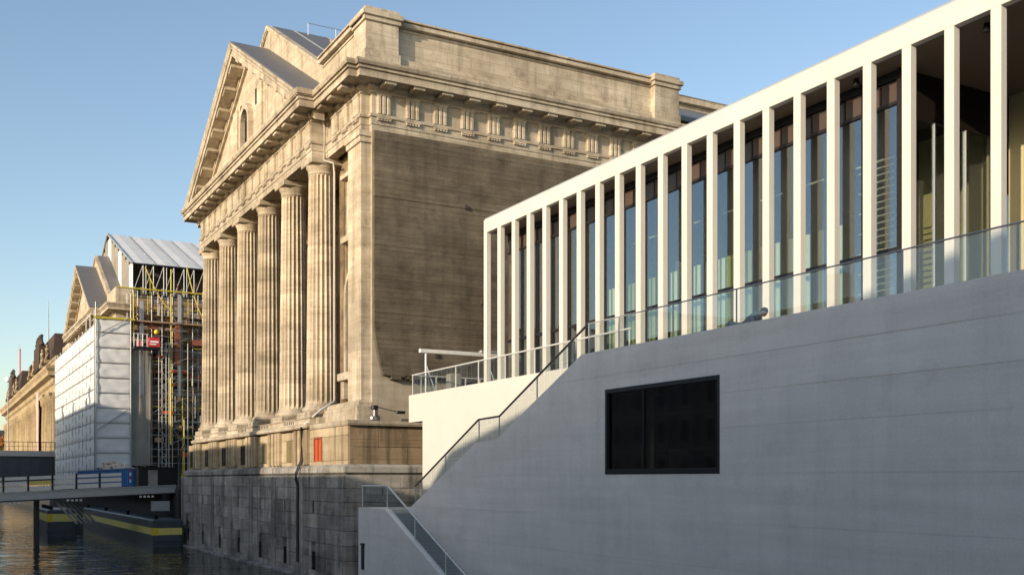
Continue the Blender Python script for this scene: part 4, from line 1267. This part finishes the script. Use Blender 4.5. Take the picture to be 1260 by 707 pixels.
for y0, y1 in ((240, 287), (327, 370)):
    c = (y0 + y1) / 2
    MB().add([(22.75, y0, 22.6), (22.75, y1, 22.6), (60, y1, 22.6), (60, y0, 22.6), (23.6, y0 + 1, 31), (23.6, y1 - 1, 31), (57, y1 - 1, 31), (57, y0 + 1, 31)],
             [(0, 1, 5, 4), (1, 2, 6, 5), (2, 3, 7, 6), (3, 0, 4, 7), (4, 5, 6, 7)]).build('mansard_roof', BODED, bo)
    r = random.Random(int(y0))
    for k in range(9):
        y = y0 + 2 + k * (y1 - y0 - 4) / 8
        h = 2.2 + r.random() * 1.2
        st = MB().cbox(21.6, 22.9, y - .6, y + .6, 24.6, 25.4, .05)
        st.tube([(22.2, y, 25.4), (22.25, y + .1, 25.4 + h * .4), (22.2, y, 25.4 + h * .72), (22.2, y, 25.4 + h * .8)], [.55, .42, .5, .18], 7)
        st.ball((22.2, y, 25.4 + h * .9), .32, 7, 5)
        st.tube([(22.2, y, 25.4 + h * .68), (22.0, y - .7, 25.4 + h * .55), (21.9, y - .8, 25.4 + h * (.85 if k % 2 else .3))], [.2, .15, .1], 5)
        st.build('statue', BODED if k % 2 else BODE, bo)
    gr = MB().cbox(21.6, 24, c - 9, c + 3, 24.6, 30.0, .1)
    for q in range(9):
        yy = c - 9 + q * 1.4
        gr.tube([(22.4, yy, 30), (22.2, yy + .5, 30.7 + r.random() * .8), (22.4, yy + .9, 31.2 + r.random() * .8)], [.5, .38, .18], 6).ball((22.3, yy + .7, 31.8 + r.random() * .6), .36, 6, 5)
    gr.build('attic_block', BODED, bo)
# banner and flags
tag(MB().box(20.9, 21.0, 247.5, 252.5, 1, 19).build('hanging_banner', BANNER), 'pale pink banner hanging down the ochre facade', 'banner')
def flagpole(x, y, z0, z1, flag, label):
    f = root('flagpole', label, 'flagpole', (x, y, z0))
    MB().tube([(x, y, z0), (x, y, z1)], [.16, .07], 6).build('pole', GREYP, f)
    if flag:
        vs = []
        for i in range(5):
            for z in (z1 - 8.5, z1 - 1):
                vs.append((x + .2 + .25 * math.sin(i * 1.5), y - i * .55, z - i * .3))
        MB().add(vs, [(2 * i, 2 * i + 2, 2 * i + 3, 2 * i + 1) for i in range(4)], True).build('flag', PINK, f)
flagpole(24.3, 262, 30.9, 41.0, False, 'bare dark flagpole above the nearer mansard roof')
flagpole(24.3, 350, 30.9, 41.0, True, 'flagpole with a limp red flag above the farther mansard roof')

# trees and street lamp at the far end
def tree(x, y, z, h, rad, label, mat, seed, n=1400, group=None):
    r = random.Random(seed)
    t = root('autumn_tree', label, 'tree', (x, y, z), group)
    m = MB().tube([(x, y, z), (x + .1, y, z + h * .35), (x - .1, y + .2, z + h * .75)], [.35, .26, .1], 7)
    for k in range(6):
        a = k * 1.05
        m.tube([(x, y, z + h * (.3 + .05 * k)), (x + math.cos(a) * rad * .7, y + math.sin(a) * rad * .7, z + h * (.55 + .05 * k))], [.14, .04], 5)
    m.build('trunk', BARK, t)
    cl = [(r.gauss(0, .45) * rad, r.gauss(0, .45) * rad, h * r.uniform(.42, .95), r.uniform(.25, .5) * rad) for _ in range(16)]
    m = MB()
    for k in range(n):
        cx, cy, cz, cr = cl[r.randrange(16)]
        d = Vector((r.gauss(0, 1), r.gauss(0, 1), r.gauss(0, 1))).normalized() * cr * r.random() ** .4
        p = Vector((x + cx, y + cy, z + cz)) + d
        u = Vector((r.gauss(0, 1), r.gauss(0, 1), r.gauss(0, 1))).normalized() * r.uniform(.25, .5)
        w = Vector((r.gauss(0, 1), r.gauss(0, 1), r.gauss(0, 1))).normalized() * r.uniform(.15, .35)
        m.add([p - u, p + w, p + u, p - w], [(0, 1, 2, 3)])
    m.build('crown', mat, t)
tl = ['bushy orange tree at the water end beside the ochre museum', 'taller orange tree rising behind the bushy one at the canal end', 'olive green tree among the orange ones at the canal end']
for i, (x, y, h, mt) in enumerate(((22.0, 384, 15, LEAFO), (24.0, 402, 19, LEAFO), (21.5, 396, 13, LEAFG))):
    tree(x, y, -1.5, h, 4.5, tl[i], mt, 40 + i)
lamp = root('street_lamp', 'pale street lamp with white globe near the orange trees', 'street lamp', (13.6, 224, 4))
MB().tube([(13.6, 224, 4), (13.6, 224, 19)], [.13, .07], 6).build('post', GREYP, lamp)
MB().ball((13.6, 224, 19.3), .55, 10, 7).build('globe', WHITE, lamp)
# farther blocks that close the view along the water
fl_ = ['long pale block closing the canal view behind the trees', 'lower buff block beside the pale one at the canal end']
for i, (x0, x1, y, h) in enumerate(((-40, 9, 430, 20), (9, 60, 460, 15))):
    b = root('city_block', fl_[i], 'building', ((x0 + x1) / 2, y, -1.7))
    bx('wall', WB1 if i else WB2, b, x0, x1, y, y + 20, -1.7, h)
    MB().prism([(y, h), (y + 10, h + 5), (y + 20, h)], 'x', x0, x1).build('roof', WBR, b)
    for k in range(int((x1 - x0) / 4)):
        for z in (2, 6, 10):
            bx('window', DARKW, b, x0 + 1.2 + k * 4, x0 + 2.8 + k * 4, y - .05, y, z, z + 2.2)

# ================================================================== houses on the opposite bank (they shade the canal)
def west_house(name, label, y0, y1, zt, mat, prof=None, chim=()):
    h = root(name, label, 'building', (-21, y0, -1.7), 'houses along the opposite quay')
    bx('wall', mat, h, -36, -21, y0, y1, -1.7, zt - .6)
    if prof: MB().prism(prof, 'x', -36.3, -20.9).build('roof', WBR, h)
    else: bx('roof', WBR, h, -36.2, -20.8, y0, y1, zt - .58, zt)
    wm = MB().box(0, .12, -.55, .55, 0, 2.1).mesh('window', DARKW)
    ny = max(2, int((y1 - y0) / 3.4))
    fm = MB().box(0, .2, -.8, -.56, -.2, 2.4).box(0, .2, .56, .8, -.2, 2.4).box(0, .2, -.56, .56, 2.12, 2.4).box(0, .26, -.9, .9, -.32, -.2).box(.02, .16, -.04, .04, 0, 2.1).mesh('frame', WHITE)
    z = .2
    while z < zt - 3:
        bx('string_course', WHITE, h, -21, -20.85, y0, y1, z + 2.75, z + 2.95)
        for k in range(ny):
            w = put('window', wm, h, (-21.08, y0 + (k + .5) * (y1 - y0) / ny, z))
            put('frame', fm, w, (-21.08, y0 + (k + .5) * (y1 - y0) / ny, z))
        z += 3.6
    for (cy, w, cz) in chim:
        bx('chimney', WB2, h, -22.2, -21.0, cy, cy + w, zt - .6, cz)
west_house('town_house', 'long grey house with a shallow hipped roof opposite the gallery', -60, 32.7, 13.8, WB2, [(32.7, 13.3), (32.7, 14.2), (-2.3, 21.7), (-60, 21.7), (-60, 13.3)])
west_house('town_house', 'low flat roofed buff house between the hipped house and the chimneyed one', 32.9, 60.7, 12.3, WB1)
west_house('town_house', 'grey house with a single chimney opposite the columned museum', 60.9, 87.7, 14.8, WB2, None, ((61.9, 1.6, 17.0),))
west_house('town_house', 'buff house opposite the museum courtyard with plain flat roof', 87.9, 128.7, 17.5, WB1)
west_house('town_house', 'tall grey house with four chimneys opposite the scaffold', 128.9, 193.7, 22.2, WB2, None, ((142.7, 1.2, 24.9), (145.2, 2.2, 23.3), (161, 1.4, 23.7), (176, 1.6, 24.2)))
west_house('town_house', 'low buff house farthest along the opposite quay', 194, 330, 5.5, WB1)
